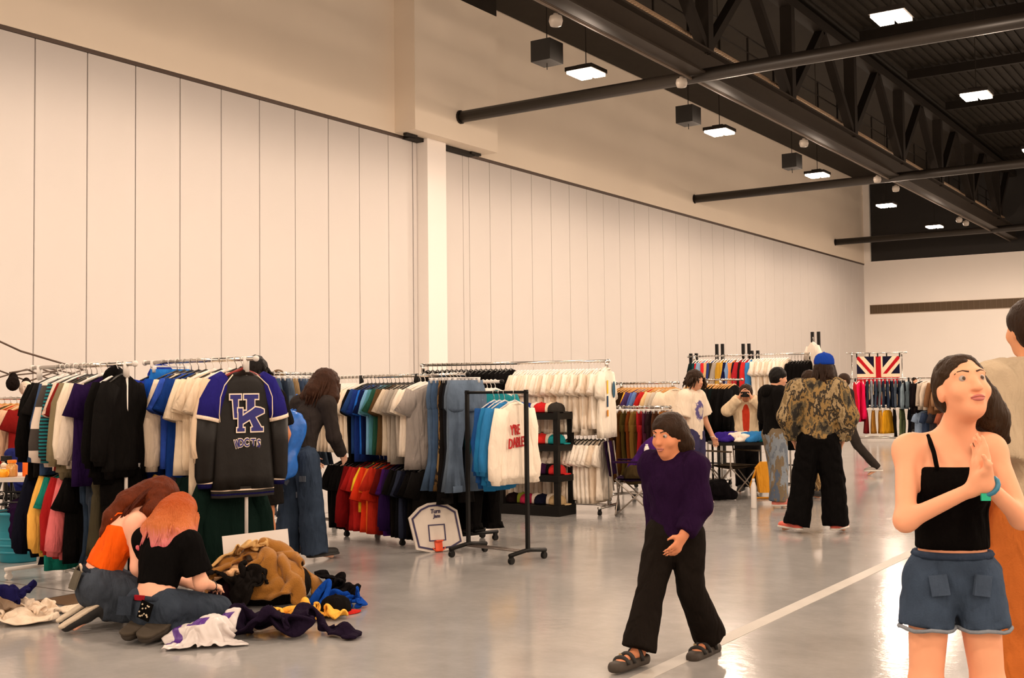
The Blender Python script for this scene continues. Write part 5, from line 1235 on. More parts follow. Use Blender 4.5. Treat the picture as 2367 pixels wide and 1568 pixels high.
# young man half hidden by the varsity jacket
J = stand(1.80, head=(.0, .03, .925))
simple_person('dark-haired person in black shorts standing behind the varsity jacket', col_at(596, 9.55), face_dir(-.6, -.6), J, cloth((30, 28, 27)), cloth((44, 40, 38)), M_hair_blk, pk=dict(short=.85, e=.03), sk=skin((196, 128, 88)), hk=dict(vol=1.1, disp=.02, locks=(40, .06)))
J = stand(1.76)
simple_person('brown-haired person behind the clipped denim, only hair top showing', col_at(643, 14.0), face_dir(.2, 1), J, cloth((96, 84, 70)), denim((50, 56, 66)), hairmat('hair_lightbrown', (.16, .085, .03)), h=.018, hk=dict(vol=1.1, disp=.02))
def print_tee(c1, c2, cx, cz):
    """cloth with a flat worn ring print on the chest"""
    m = cloth(c1, key='printed_tee'); nt = m.node_tree; b = nt.nodes['Principled BSDF']; b.inputs['Base Color'].default_value = (*lin(c1), 1)
    tc = nt.nodes.new('ShaderNodeTexCoord'); sub = nt.nodes.new('ShaderNodeVectorMath'); sub.operation = 'SUBTRACT'; sub.inputs[1].default_value = (cx, 0, cz); nt.links.new(tc.outputs['Object'], sub.inputs[0])
    sc = nt.nodes.new('ShaderNodeVectorMath'); sc.operation = 'MULTIPLY'; sc.inputs[1].default_value = (.72, 0, .55); nt.links.new(sub.outputs[0], sc.inputs[0])
    ln = nt.nodes.new('ShaderNodeVectorMath'); ln.operation = 'LENGTH'; nt.links.new(sc.outputs[0], ln.inputs[0])
    n = nt.nodes.new('ShaderNodeTexNoise'); n.inputs['Scale'].default_value = 26; nt.links.new(tc.outputs['Object'], n.inputs['Vector'])
    ad = nt.nodes.new('ShaderNodeMath'); ad.operation = 'MULTIPLY_ADD'; ad.inputs[1].default_value = .06; nt.links.new(n.outputs['Fac'], ad.inputs[0]); nt.links.new(ln.outputs['Value'], ad.inputs[2])
    r = nt.nodes.new('ShaderNodeValToRGB'); r.color_ramp.elements[0].position = 0; r.color_ramp.elements[0].color = (.15, .15, .15, 1); r.color_ramp.elements[1].position = .070; r.color_ramp.elements[1].color = (1, 1, 1, 1)
    for p_, v_ in ((.058, .2), (.095, 1), (.108, 0), (.2, 0)):
        e = r.color_ramp.elements.new(p_); e.color = (v_, v_, v_, 1)
    nt.links.new(ad.outputs[0], r.inputs[0])
    sp = nt.nodes.new('ShaderNodeSeparateXYZ'); nt.links.new(tc.outputs['Object'], sp.inputs[0]); g = nt.nodes.new('ShaderNodeMath'); g.operation = 'GREATER_THAN'; g.inputs[1].default_value = .02; nt.links.new(sp.outputs[1], g.inputs[0])
    mu = nt.nodes.new('ShaderNodeMath'); mu.operation = 'MULTIPLY'; nt.links.new(r.outputs[0], mu.inputs[0]); nt.links.new(g.outputs[0], mu.inputs[1])
    mx = nt.nodes.new('ShaderNodeMix'); mx.data_type = 'RGBA'; mx.inputs[6].default_value = (*lin(c1), 1); mx.inputs[7].default_value = (*lin(c2), 1); nt.links.new(mu.outputs[0], mx.inputs[0]); nt.links.new(mx.outputs[2], b.inputs['Base Color']); return m
# man in the white t-shirt
J = stand(1.71, elL=(-.15, .02, .645), wrL=(-.155, .09, .50), elR=(.14, -.02, .64), wrR=(.13, .03, .49), head=(.0, .035, .925), ankL=(-.05, -.03, .045), toeL=(-.06, .09, .012), ankR=(.06, .02, .045), toeR=(.07, .135, .012))
rz = face_dir(.80, .60)
t, ax = simple_person('young man in a white t-shirt with a round purple print, facing right', col_at(1598, 14.75), rz, J, print_tee((226, 210, 190), (92, 84, 134), 0.0, J['chest'][2]-.06), denim((66, 62, 96)), M_hair_br, shoe=(mat('shoe_red', lin((196, 52, 34)), rough=.6), M_sole), h=.013, te=.040, hem=1.45, pk=dict(e=.03, kr=.075, hr_=.085), hd=(.15, 1, -.1), hk=dict(vol=1.12, disp=.022, fringe=.2, locks=(60, .09)), tk=dict(cut_s=.62), bk=dict(arm=1.05))
eyes(J, ax, t)
b = MB(); w = J['wrL']; b.tube([tuple(w+vec(.032*math.cos(a), .032*math.sin(a), .004*math.sin(a))) for a in np.linspace(0, 2*PI, 12)], .005, 6, caps=False); b.build('bracelet', M_sole, t, True)
# man in the black hoodie
J = stand(1.75, elR=(.14, .0, .64), wrR=(.07, .12, .56), elL=(-.14, .0, .64), wrL=(-.05, .13, .57), head=(0, .045, .915), ankL=(-.075, .07, .045), toeL=(-.09, .185, .012), kneeL=(-.065, .05, .285))
t, ax = simple_person('man in a black hoodie and patched light jeans standing in profile', col_at(1787, 14.3), face_dir(.93, -.25), J, cloth((28, 26, 25)), camo('patched_denim', [(96, 104, 116), (120, 128, 136), (110, 96, 76), (78, 88, 104)], 5), M_hair_blk, shoe=(mat('shoe_pinkred', lin((214, 120, 104)), rough=.6), M_sole), h=.013, sleeve='long', te=.040, hem=1.15, pk=dict(e=.022, kr=.078, hr_=.088), hd=(.1, 1, -.18), hk=dict(vol=1.04, disp=.016), topname='hoodie', tk=dict(cuff=.95))
S = SDF(.03); r, u, f = frame(J); S.ell(J['neck']-f*.075-u*.01, (.11, .07, .085)); S.cap(J['neck']+f*.05+r*.07-u*.02, J['neck']-f*.05+r*.08, .035); S.cap(J['neck']+f*.05-r*.07-u*.02, J['neck']-f*.05-r*.08, .035)
link('hood', S.mesh('hood', .013, cloth((28, 26, 25)), disp=wrinkle(.012, 24, 3)), t)
eyes(J, ax, t)
# man in the camouflage jacket, from behind
J = stand(1.82, kneeR=(.075, .0, .285), ankR=(.085, -.01, .045), toeR=(.13, .09, .012), kneeL=(-.085, .0, .285), ankL=(-.125, -.03, .045), toeL=(-.20, .06, .012), elR=(.165, -.02, .65), wrR=(.135, .04, .515), elL=(-.165, -.02, .65), wrL=(-.135, .04, .515), chest=(.012, 0, .735), neck=(.028, -.005, .825), head=(.045, .03, .915))
cm = camo('camo_jacket', [(118, 100, 70), (150, 130, 96), (52, 46, 38), (134, 108, 66), (84, 74, 54), (40, 37, 33)], 7)
t, ax = simple_person('man seen from behind in a camouflage jacket, blue cap and black trousers', col_at(1888, 11.85), face_dir(.25, -.95), J, cm, cloth((20, 18, 18)), hairmat('hair_darkbrown', (.035, .017, .010)), shoe=(mat('shoe_coral', lin((214, 96, 78)), rough=.6), M_sole), h=.013, sleeve='long', te=.048, hem=1.0, pk=dict(e=.030, kr=.085, hr_=.098, length=1.0), long=.20, hk=dict(vol=1.02, disp=.018, locks=(60, .26)), topname='camouflage_jacket', hd=(.3, 1, 0), tk=dict(arm=1.15, cuff=.8), wr=.02, bk=dict(hands=True))
cap_d = []
def cap_mesh(m, mb=None, sz=1.0):
    k = 'cap_%s_%s' % (m.name, mb.name if mb else '')
    if k in bpy.data.meshes: return bpy.data.meshes[k]
    b = MB(); n = 16
    prof = [(.094, 0), (.096, .02), (.094, .05), (.082, .082), (.055, .105), (.02, .115), (.008, .118), (.006, .124)]
    b.lathe([(r_*sz, z*sz) for r_, z in prof], n, sy=1.12)
    v = []; nn = 9
    for i in range(nn):
        a = PI*(.14+.72*i/(nn-1)); x, y = math.cos(a), math.sin(a)
        v += [(x*.092*sz, y*.100*sz, .012*sz), (x*.080*sz*(1+.0), (y*.100+.075*math.sin(a)**.8)*sz, (.004-.012*abs(math.cos(a)))*sz)]
    o = [(p[0], p[1], p[2]-.005) for p in v]
    f = []
    for i in range(nn-1):
        a, c, d, e = 2*i, 2*i+1, 2*i+3, 2*i+2; q = 2*nn
        f += [(a, e, d, c), (a+q, c+q, d+q, e+q), (c, d, d+q, c+q)]
    b.add(v+o, f, 1)
    return b.mesh(k, [m, mb or m], True)
r_, f_, u_ = ax; o = link('cap', cap_mesh(cloth((30, 70, 176)), cloth((26, 58, 150))), t)
c = J['head']+u_*.048-f_*.012; Rm = Matrix((tuple(r_), tuple(-f_), tuple(u_))).transposed().to_4x4(); o.matrix_local = Matrix.Translation(c) @ Rm @ Matrix.Scale(1.06, 4) @ Matrix.Rotation(PI, 4, 'Z')
b = MB(); b.box((.09, 0, .03), (.012, .05, .03)); b.build('red_emblem', cloth((190, 40, 40)), o)
# others in the crowd
J = stand(1.71, head=(.02, .04, .92))
t, ax = simple_person('person in patterned tan trousers standing behind the man in camouflage', col_at(1866, 15.6), face_dir(.7, .5), J, cloth((44, 38, 36)), camo('tan_pattern', [(130, 104, 66), (90, 70, 44), (150, 124, 84), (60, 48, 34)], 10), M_hair_br, h=.016, sleeve='long', te=.035, hem=1.1, pk=dict(e=.03, kr=.085, hr_=.1), hk=dict(vol=1.1, disp=.02, fringe=.1))
eyes(J, ax, t)
J = stand(1.70, kneeR=(.04, .10, .29), ankR=(.05, .12, .045), toeR=(.055, .235, .012), kneeL=(-.05, -.10, .29), ankL=(-.05, -.30, .07), toeL=(-.05, -.20, .012))
simple_person('person in charcoal trousers stepping behind the camouflage jacket, one sneaker out', col_at(1952, 19.2), face_dir(-.95, .1), J, cloth((54, 50, 48)), cloth((58, 52, 48)), M_hair_br, shoe=(mat('shoe_grey', (.35, .31, .28), rough=.6), M_sole), h=.017, sleeve='long', pk=dict(e=.012, kr=.06, hr_=.055))
J = stand(1.52, elR=(.17, .07, .76), wrR=(.05, .13, .885), elL=(-.17, .07, .76), wrL=(-.05, .13, .885), head=(0, .03, .92))
t, ax = simple_person('person in a cream jacket over a red shirt raising a small camera to the face', col_at(1724, 16.5), face_dir(-.25, .95), J, cloth((214, 192, 160)), cloth((40, 38, 40)), M_hair_br, h=.016, sleeve='long', te=.035, hem=1.1, topname='jacket', hk=dict(vol=1.1, disp=.02), bk=dict(hR=(-.3, .1, 1), hL=(.3, .1, 1)))
link('red_shirt', shirt(J, .022, 1.0, 'none', hem=.95).mesh('red_shirt', .016, cloth((186, 56, 34))), t)
ob = [c for c in t.children if c.name.startswith('jacket')][0]; old = ob.data; r, u, f = frame(J); S = shirt(J, .035, 1.0, 'long', hem=1.1); S.carve(J['chest']+f*.18-u*.06, vec(.062, .12, .34)); ob.data = S.mesh('jacket', .016, cloth((214, 192, 160)), disp=wrinkle(.012, 20, 4)); bpy.data.meshes.remove(old)
cm_ = thing('camera', 'small black camera held up by the person in cream', 'camera', t.location+Matrix.Rotation(t.rotation_euler.z, 3, 'Z') @ Vector((0, .225, 1.385)), t.rotation_euler.z)
MB().box((0, 0, 0), (.12, .05, .075)).build('body', M_black, cm_); b = MB(); b.tube([(0, .02, 0), (0, .08, 0)], .03, 10); b.build('lens', M_black, cm_)
# seated man in purple on a camp chair
rz = face_dir(.97, .20); pos = col_at(1466, 13.75)
J = dict(pel=vec(0, 0, .50), waist=vec(0, .06, .59), chest=vec(0, .17, .74), neck=vec(0, .26, .86), head=vec(0, .345, .945), shR=vec(.175, .20, .80), elR=vec(.22, .30, .58), wrR=vec(.10, .47, .62), shL=vec(-.175, .20, .80), elL=vec(-.22, .30, .58), wrL=vec(-.10, .47, .62),
         hipR=vec(.09, .03, .49), kneeR=vec(.14, .47, .52), ankR=vec(.12, .46, .08), toeR=vec(.14, .65, .022), hipL=vec(-.09, .03, .49), kneeL=vec(-.14, .47, .52), ankL=vec(-.13, .40, .08), toeL=vec(-.15, .59, .022))
t, ax = simple_person('seated man in a purple shirt and olive trousers, leaning forward on a camp chair', pos, rz, J, cloth((76, 36, 112)), cloth((88, 72, 46)), M_hair_br, shoe=(mat('shoe_olive', lin((110, 92, 50)), rough=.7), M_sole), h=.013, te=.03, hem=1.0, sleeve='short', pk=dict(e=.025, kr=.08, hr_=.085), hd=(0, .75, -.65), hu=(0, .6, .75), hk=dict(vol=1.0), bk=dict(hR=(-.7, .6, 0), hL=(.7, .6, 0), curlR=1.0, curlL=1.0))
r_, f_, u_ = ax; o = link('cap', cap_mesh(cloth((92, 56, 34)), cloth((70, 44, 30))), t); c = J['head']+u_*.042-f_*.006; o.matrix_local = Matrix.Translation(c) @ Matrix((tuple(r_), tuple(f_), tuple(u_))).transposed().to_4x4() @ Matrix.Scale(1.05, 4)
eyes(J, ax, t)
def camp_chair(label, pos, rz, cm_, back=True, arm=True):
    t = thing('camp_chair', label, 'chair', pos, rz)
    ms = mat('chair_steel', (.30, .26, .22), rough=.35, metal=.7)
    for (a, c) in (((-.24, -.22, .01), (.24, -.20, .44)), ((.24, -.22, .01), (-.24, -.20, .44)), ((-.24, .24, .01), (.24, .22, .42)), ((.24, .24, .01), (-.24, .22, .42)), ((-.25, -.22, .01), (-.24, .24, .43)), ((-.25, .24, .01), (-.24, -.22, .43)), ((.25, -.22, .01), (.24, .24, .43)), ((.25, .24, .01), (.24, -.22, .43))):
        MB().tube([a, c], .009, 6).build('leg', ms, t, True)
    for x in (-.26, .26):
        for y, z in ((-.23, .86), (.24, .62)): MB().tube([(x, y, .30), (x, y-(.06 if y < 0 else 0), z)], .009, 6).build('upright', ms, t, True)
    n = 8; v = []; 
    for i in range(n+1):
        for j in range(n+1):
            x = -.25+.5*i/n; y = -.22+.45*j/n; v.append((x, y, .44-.05*(1-(2*i/n-1)**2)*(1-(2*j/n-1)**2)))
    f = [(i*(n+1)+j, (i+1)*(n+1)+j, (i+1)*(n+1)+j+1, i*(n+1)+j+1) for i in range(n) for j in range(n)]
    b = MB(); b.add(v, f); b.add([(x, y, z-.012) for x, y, z in v], [q[::-1] for q in f]); b.build('seat', cm_, t, True)
    if back:
        v = []
        for i in range(n+1):
            for j in range(n+1):
                x = -.26+.52*i/n; z = .46+.40*j/n; v.append((x, -.25-.06*j/n-.05*(1-(2*i/n-1)**2), z))
        b = MB(); b.add(v, f); b.add([(x, y-.012, z) for x, y, z in v], [q[::-1] for q in f]); b.build('backrest', cm_, t, True)
    if arm:
        for x in (-.26, .26): MB().box((x, 0, .63), (.06, .48, .02)).build('armrest', cm_, t)
    return t
camp_chair('purple folding camp chair with crossed legs under the seated man', pos, rz, cloth((58, 30, 74)))
camp_chair('empty folding camp chair right of the man in the white t-shirt', col_at(1690, 15.7), face_dir(.5, .8), cloth((90, 78, 64)), back=False)

# short person striding left across the tape line
def walker():
    rz = face_dir(-.60, .78); pos = col_at(1556, 6.45)
    t = person('short person striding left in a purple top, black flared trousers and black sandals', pos, rz)
    J = stand(1.33, pel=(0, .0, .52), waist=(0, .0, .60), chest=(0, .01, .735), neck=(0, .02, .825), head=(0, .045, .925), shR=(.098, .01, .800), shL=(-.098, .01, .800), elR=(.125, -.06, .64), wrR=(.115, -.04, .50), elL=(-.125, .02, .64), wrL=(-.10, .11, .53),
              kneeL=(-.05, -.03, .285), ankL=(-.055, -.185, .060), toeL=(-.06, -.055, .02), kneeR=(.055, .12, .29), ankR=(.06, .215, .06), toeR=(.07, .33, .035), hipL=(-.05, -.01, .515), hipR=(.05, .02, .515))
    r, u, f = frame(J); ax = head_axes(J, (.1, 1, -.12))
    S = body(J, .92, ax)
    for q in 'RL':
        d = unit(J['toe'+q]-J['ank'+q]); x = np.cross(d, u)
        for i in range(5): S.cap(J['toe'+q]+x*(.026-.013*i)+vec(0, 0, .012)-d*.01, J['toe'+q]+x*(.028-.014*i)+d*(.030-.004*abs(i-1))+vec(0, 0, .010), .0085, .0075, k=.005)
    link('body', S.mesh('body', .0095, skin((214, 140, 100))), t); eyes(J, ax, t)
    link('top', shirt(J, .020, .95, 'long', hem=1.1).mesh('top', .011, cloth((54, 28, 68)), disp=wrinkle(.012, 20, 11)), t)
    link('flared_trousers', pants(J, .012, .93, .062, .082, length=.95).mesh('trousers', .011, cloth((44, 38, 34)), disp=wrinkle(.012, 16, 4, .5)), t)
    hair(J, ax, M_hair_br, t, 1.0, .16, .011, 1.05, 8, disp=.016)
    for q in 'RL':
        an, to = J['ank'+q], J['toe'+q]; d = unit((to-an)*vec(1, 1, .3)); base = vec(an[0], an[1], to[2]-.010); base2 = vec(to[0], to[1], to[2]-.010)
        Z = SDF(.01); Z.cap(base-d*.04, (base+base2)/2, .043, .042); Z.cap((base+base2)/2, base2+d*.045, .046, .042); nrm = vec(0, 0, 1); Z.cut(base+vec(0, 0, .026), nrm); Z.cut(base-vec(0, 0, .026), -nrm)
        o = link('sandal', Z.mesh('sandal', .008, mat('sandal_sole', (.040, .030, .022), rough=.7)), t)
        for k_, (ww, dz) in enumerate(((.15, .060), (.62, .045), (.95, .032))):
            c = base+(base2-base)*ww; x = np.cross(d, vec(0, 0, 1)); b = MB(); b.tube([tuple(c+x*.046*math.cos(a)+vec(0, 0, .008+dz*math.sin(a))) for a in np.linspace(0, PI, 9)], .014, 6, sx=.6); b.build('strap', M_soleb, o, True)
        b = MB(); b.box(base+(base2-base)*.62+np.cross(d, vec(0, 0, 1))*(.04)+vec(0, 0, .04), (.02, .02, .015)); b.build('buckle', mat('buckle', (.5, .38, .22), rough=.3, metal=.8), o)
    return t
walker()
# woman in the right foreground, facing the camera
def front_woman():
    rz = face_dir(-.12, 1.0); d = 4.05; pos = col_at(2190, d)
    t = person('young woman in the right foreground with raised chin, black crop top and denim shorts', pos, rz)
    J = stand(1.585, head=(-.024, .03, .935), neck=(-.012, .0, .83), shR=(.090, 0, .805), shL=(-.090, 0, .805), elL=(-.125, .075, .660), wrL=(-.032, .165, .740), elR=(.115, .085, .655), wrR=(-.008, .155, .730), waist=(0, .005, .615), pel=(0, 0, .535), hipR=(.052, 0, .52), hipL=(-.052, 0, .52), ankR=(.07, -.015, .045), kneeR=(.066, .012, .285), kneeL=(-.066, .012, .285))
    ax = head_axes(J, (-.18, .90, .30), (.10, -.25, 1))
    sk = skin((240, 170, 132), 'skin_front')
    Bd = body(J, .86, ax, 1.02, bust=.9, arm=.82, hR=(-.15, -.15, 1), hL=(.05, -.25, 1), nR=(-.9, 0, 0), nL=(.9, .2, 0), curlR=.15, curlL=.15, leg=.96)
    link('body', Bd.mesh('body', .0075, sk), t)
    eyes(J, ax, t, 1.02, lips=(.52, .15, .13), brow=(.06, .03, .015))
    S = SDF(.03); r, u, f = frame(J); torso(S, J, .010, .86, .9); S.cut(J['chest']+u*.05, u); S.cut(J['waist']-u*.045, -u)
    link('crop_top', S.mesh('crop_top', .0085, cloth((20, 17, 16)), disp=wrinkle(.005, 26, 3)), t)
    b = MB()
    for s in (1, -1): b.tube([tuple(J['chest']+u*.045+r*s*.065+f*.098), tuple(J['chest']+u*.10+r*s*.070+f*.078), tuple(J['chest']+u*.155+r*s*.075+f*.022), tuple(J['chest']+u*.15+r*s*.075-f*.045), tuple(J['chest']+u*.045+r*s*.065-f*.10)], .008, 6)
    b.build('strap', cloth((20, 17, 16)), t, True)
    P = pants(J, .010, .93, top=.55, short=.44, leg=.92); P.carve(J['pel']+vec(0, 0, -.225), vec(.016, .25, .085)); link('denim_shorts', P.mesh('shorts', .0085, denim((70, 86, 108)), disp=wrinkle(.010, 24, 5)), t)
    b = MB(); c = J['pel']+(J['waist']-J['pel'])*.50; b.tube([tuple(c+r*math.cos(a)*.126+f*math.sin(a)*.094) for a in np.linspace(0, 2*PI, 24)], .014, 6, caps=False); b.build('waistband', denim((58, 72, 94)), t, True)
    for s in (1, -1): MB().box(J['pel']+r*s*.070+f*.108-u*.03, (.06, .012, .07), Euler((0, .15*s, -.3*s))).build('front_pocket', denim((76, 91, 112)), t)
    for q, s in (('R', 1), ('L', -1)):
        hm_ = J['hip'+q]+(J['knee'+q]-J['hip'+q])*.44; b = MB(); b.tube([tuple(hm_+vec(.094*math.cos(a), .094*math.sin(a), .004*math.sin(5*a))) for a in np.linspace(0, 2*PI, 22)], .007, 6, caps=False); b.build('frayed_hem', denim((150, 158, 168)), t, True)
    hm = hairmat('hair_frontbrown', (.055, .028, .012))
    path = [(((-.06, -.02, 1.50), (-.12, -.05, 1.44), (-.17, -.07, 1.38), (-.21, -.08, 1.30)), [.065, .06, .05, .02]), (((-.08, -.03, 1.47), (-.14, -.06, 1.38), (-.18, -.08, 1.33)), [.06, .05, .02])]
    hair(J, ax, hm, t, 1.02, 0, .008, .96, 5, path=path, disp=.012, fringe=.75)
    b = MB(); w = J['wrL']; q = unit(J['wrL']-J['elL']); a1 = unit(np.cross(q, vec(0, 0, 1))); a2 = np.cross(q, a1)
    b.tube([tuple(w-q*.015+a1*.031*math.cos(a)+a2*.031*math.sin(a)) for a in np.linspace(0, 2*PI, 14)], .009, 8, caps=False); wb = b.build('wristband', mat('wristband', lin((46, 120, 150)), rough=.4), t, True)
    b = MB(); b.box(w-q*.015+a2*.04*(1 if a2[1] > 0 else -1), (.03, .012, .024)); b.build('charm', mat('charm', lin((40, 190, 150)), rough=.2, metal=.4), wb)
    shoes(t, J, M_sole, M_sole, h=.012)
    return t
front_woman()
# passer-by cut by the right edge
J = stand(1.86, elR=(.15, .02, .64), wrR=(.14, .07, .50))
simple_person('passer-by in a beige shirt and rust tan trousers cut by the right edge', col_at(2392, 4.75), face_dir(-.25, -1), J, cloth((186, 168, 142)), cloth((188, 104, 46)), M_hair_br, h=.013, te=.045, hem=.55, pk=dict(e=.03, kr=.09, hr_=.095, top=1.0), sk=skin((226, 160, 118)), b=1.08, hk=dict(vol=1.05), tk=dict(cut_s=.7))
# distant shoppers on the right
for px, d_, H_, c1, c2, lab in ((2113, 36, 1.72, (60, 44, 40), (40, 38, 40), 'distant shopper in dark clothes right of the flag rack'), (2172, 34, 1.84, (120, 78, 50), (60, 52, 46), 'distant shopper in brown left of the foreground woman'), (2331, 33, 1.75, (224, 210, 196), (40, 44, 60), 'distant shopper in white at the right edge')):
    simple_person(lab, col_at(px, d_), face_dir(.3, .9), stand(H_), cloth(c1), cloth(c2), M_hair_br, h=.024, sleeve='long')

# ------------------------------------------------------------------ cap shelf and other displays
def cap_shelf():
    c = at(1288, 1000, 13.55); x1 = c.x; y0 = c.y; w = .82; d = .36
    t = thing('shelf_unit', 'black open shelving unit full of baseball caps in front of the white t-shirts', 'shelf', (x1-w, y0, 0))
    zs = (.06, .44, .80, 1.17)
    for x in (.02, w-.02):
        for y in (.02, d-.02): MB().box((x, y, .61), (.06, .06, 1.22)).build('post', M_black, t)
    for z in zs: MB().box((w/2, d/2, z), (w+.04, d+.04, .075 if z > .1 else .12)).build('shelf_board', M_black, t)
    return (x1-w, y0, zs, w, d)
cx0, cy0, zs, cw, cd_ = cap_shelf()
capcols = [[('yellow', (230, 170, 40)), ('blue', (40, 90, 180)), ('royal blue', (52, 70, 150)), ('white and black', (220, 210, 196)), ('red', (190, 30, 34)), ('cream', (226, 206, 180)), ('charcoal', (62, 58, 54))],
           [('navy', (30, 32, 56)), ('mustard', (214, 160, 40)), ('white', (226, 212, 196)), ('dark navy', (26, 28, 60)), ('scarlet', (200, 40, 36)), ('cream and red', (230, 214, 194)), ('teal', (24, 128, 134))],
           [('ivory', (226, 210, 184)), ('black', (26, 24, 23)), ('amber', (228, 150, 36)), ('black and white', (90, 84, 80)), ('purple', (70, 34, 70)), ('black with white letters', (34, 32, 34)), ('red and white', (196, 44, 44))],
           [('black and red', (40, 24, 24)), ('lime and black', (120, 130, 40)), ('pink and navy', (150, 30, 60)), ('white', (228, 214, 198)), ('navy', (28, 30, 52)), ('cream', (230, 214, 192)), ('tan', (176, 150, 110))]]
rows_n = ['lowest', 'second lowest', 'second highest', 'top']
for i, cols in enumerate(capcols):
    z = zs[3-i]+(.038 if i < 3 else .06)
    for j, (n, c) in enumerate(cols):
        o = link('cap', cap_mesh(cloth(c), cloth(c) if 'and' not in n else cloth((200, 40, 40) if 'red' in n else (30, 28, 30))), None, '%s baseball cap on the %s shelf of the black shelving unit' % (n, rows_n[3-i]), 'cap', None, None, (cx0+.10+j*(cw-.2)/6, cy0+.15+(.05 if j % 2 else 0), z+.008), (0, 0, -.7+.25*(j % 3)))
# basketball backboard leaning on the rack
def backboard():
    a = floor_at(955, 1281); c = floor_at(1072, 1272); m_ = (a+c)/2; dv = c-a; rz = math.atan2(dv.y, dv.x)
    t = thing('backboard', 'white mini basketball backboard with navy border leaning against the rack', 'backboard', (m_.x, m_.y, 0), rz)
    t.rotation_euler = (-.22, 0, rz)
    P = [(-.21, .005), (-.06, -.0), (.14, .0), (.255, .055), (.25, .08), (.215, .37), (.19, .40), (.10, .445), (.0, .462), (-.10, .445), (-.19, .40), (-.255, .33), (-.27, .30), (-.235, .05)]
    P = [(-.215, .035), (-.075, .0), (.15, .012), (.262, .065), (.225, .375), (.13, .435), (.03, .46), (-.07, .455), (-.16, .42), (-.265, .33)]
    m1 = mat('board_white', (.62, .55, .48), rough=.45, var=.12, vscale=6); mn = mat('board_navy', lin((36, 26, 70)), rough=.5)
    MB().prism(P, 0, .022).build('board', m1, t)
    cen = Vector((0, .225))
    def ring(poly, k0, k1, name):
        b = MB(); n = len(poly); v = [((Vector(p)-cen)*k+cen) for k in (k0, k1) for p in poly]
        b.add([(q.x, -.002, q.y) for q in v], [(i, (i+1) % n, n+(i+1) % n, n+i) for i in range(n)])
        b.add([(q.x, -.0045, q.y) for q in v], [(i, (i+1) % n, n+(i+1) % n, n+i)[::-1] for i in range(n)]); b.build(name, mn, t)
    ring(P, .91, .84, 'border')
    Q = [(-.085, .10), (.085, .10), (.085, .255), (-.085, .255)]; cen = Vector((0, .1775)); ring(Q, 1.0, .86, 'target_square')
    text_obj('Turn', .055, t, (.0, -.004, .375), mn, 'emblem', sx=.9, shear=.2); text_obj('Jam', .045, t, (.01, -.004, .330), mn, 'emblem', sx=1.0, shear=.2)
    text_obj('SURE SHOT', .016, t, (.075, -.004, .085), mn, 'maker_line', sx=1.0) if False else None
    mo = mat('rim_orange', lin((226, 76, 22)), rough=.4)
    b = MB(); b.box((0, -.012, .05), (.07, .024, .095)); b.box((0, -.03, .098), (.07, .05, .012)); b.build('rim_bracket', mo, t)
    b = MB(); b.tube([(.06*math.cos(x), -.020+.005*math.sin(x), .06+.045*math.sin(x)*.7-.02) for x in np.linspace(PI, 2*PI, 10)], .005, 6); b.build('folded_rim', mo, t, True)
backboard()
# price sign behind the pile
def sign():
    a = at(526, 1275, 8.30); b_ = at(679, 1268, 8.50); dv = b_-a; rz = math.atan2(dv.y, dv.x); w = Vector((dv.x, dv.y, 0)).length
    t = thing('price_sign', 'white card sign with faint pencilled price 5.00 behind the pile of clothes', 'sign', ((a.x+b_.x)/2, (a.y+b_.y)/2, .0), rz)
    t.rotation_euler = (-.16, -.055, rz)
    h_ = 1.5-(1240-905)/2675*8.4+.03
    MB().box((0, 0, h_/2), (w, .006, h_)).build('card', mat('card_white', (.70, .66, .62), rough=.6), t)
    pm_ = mat('pencil', (.46, .41, .37), rough=.8)
    for s, x in (('$', -.13), ('5', -.02), ('.', .05), ('0', .10), ('0', .18)): text_obj(s, .16, t, (x, -.0045, h_-.17), pm_, 'pencil_mark', bold=False, ext=.0005, off=-.0045)
sign()
PR = PR
o = link('cap', cap_mesh(cloth((28, 25, 25)), cloth((176, 32, 26))), None, 'black cap with a red brim lying right of the pile', 'cap', None, None, hp(776, 1420)+Vector((0, 0, .012)), (0, 0, PR-1.2))
# little floor things
fp = thing('floor_box', 'square brown floor box lid sunk in the concrete by the kneeling woman', 'floor box', hp(170, 1386), .0)
MB().box((0, 0, .002), (.36, .36, .004)).build('lid', mat('lid_brown', (.16, .095, .05), rough=.5), fp); MB().box((0, 0, .001), (.41, .41, .002)).build('frame', M_joint, fp)
# ---- left background: table, basket, tripod, chair, tent frame, rack
def ftable():
    c = col_at(60, 10.75); rz = face_dir(0, 1)+.0
    t = thing('folding_table', 'white folding table with toys and jars at the left edge', 'table', c, rz)
    MB().box((0, 0, .735), (.62, .70, .04)).build('table_top', mat('table_white', (.60, .54, .48), rough=.5), t)
    for x in (-.25, .25):
        b = MB(); b.tube([(x, .28, .71), (x, .28, .01)], .014, 8); b.tube([(x, -.28, .71), (x, -.28, .01)], .014, 8); b.build('leg', M_black, t, True)
    MB().tube([(-.25, .28, .62), (.25, .28, .62)], .012, 6).build('brace', M_black, t, True)
    return c, rz
tc_, trz = ftable()
def tw(x, y, z): return tc_+Matrix.Rotation(trz, 3, 'Z') @ Vector((-x, y, z))
b = MB(); b.lathe([(.045, 0), (.05, .01), (.05, .10), (.035, .115), (.035, .13)], 14); jm = [b.mesh('jar', mat('jar_amber', (.60, .30, .08), rough=.15, spec=.6), True)]
jo = thing('snack_jar', 'clear amber jar with an orange lid on the white folding table', 'jar', tw(-.03, .22, .755)); link('jar', jm[0], jo); b = MB(); b.lathe([(.04, .125), (.04, .15)], 12); b.build('lid', mat('lid_orange', lin((240, 130, 20)), rough=.4), jo)
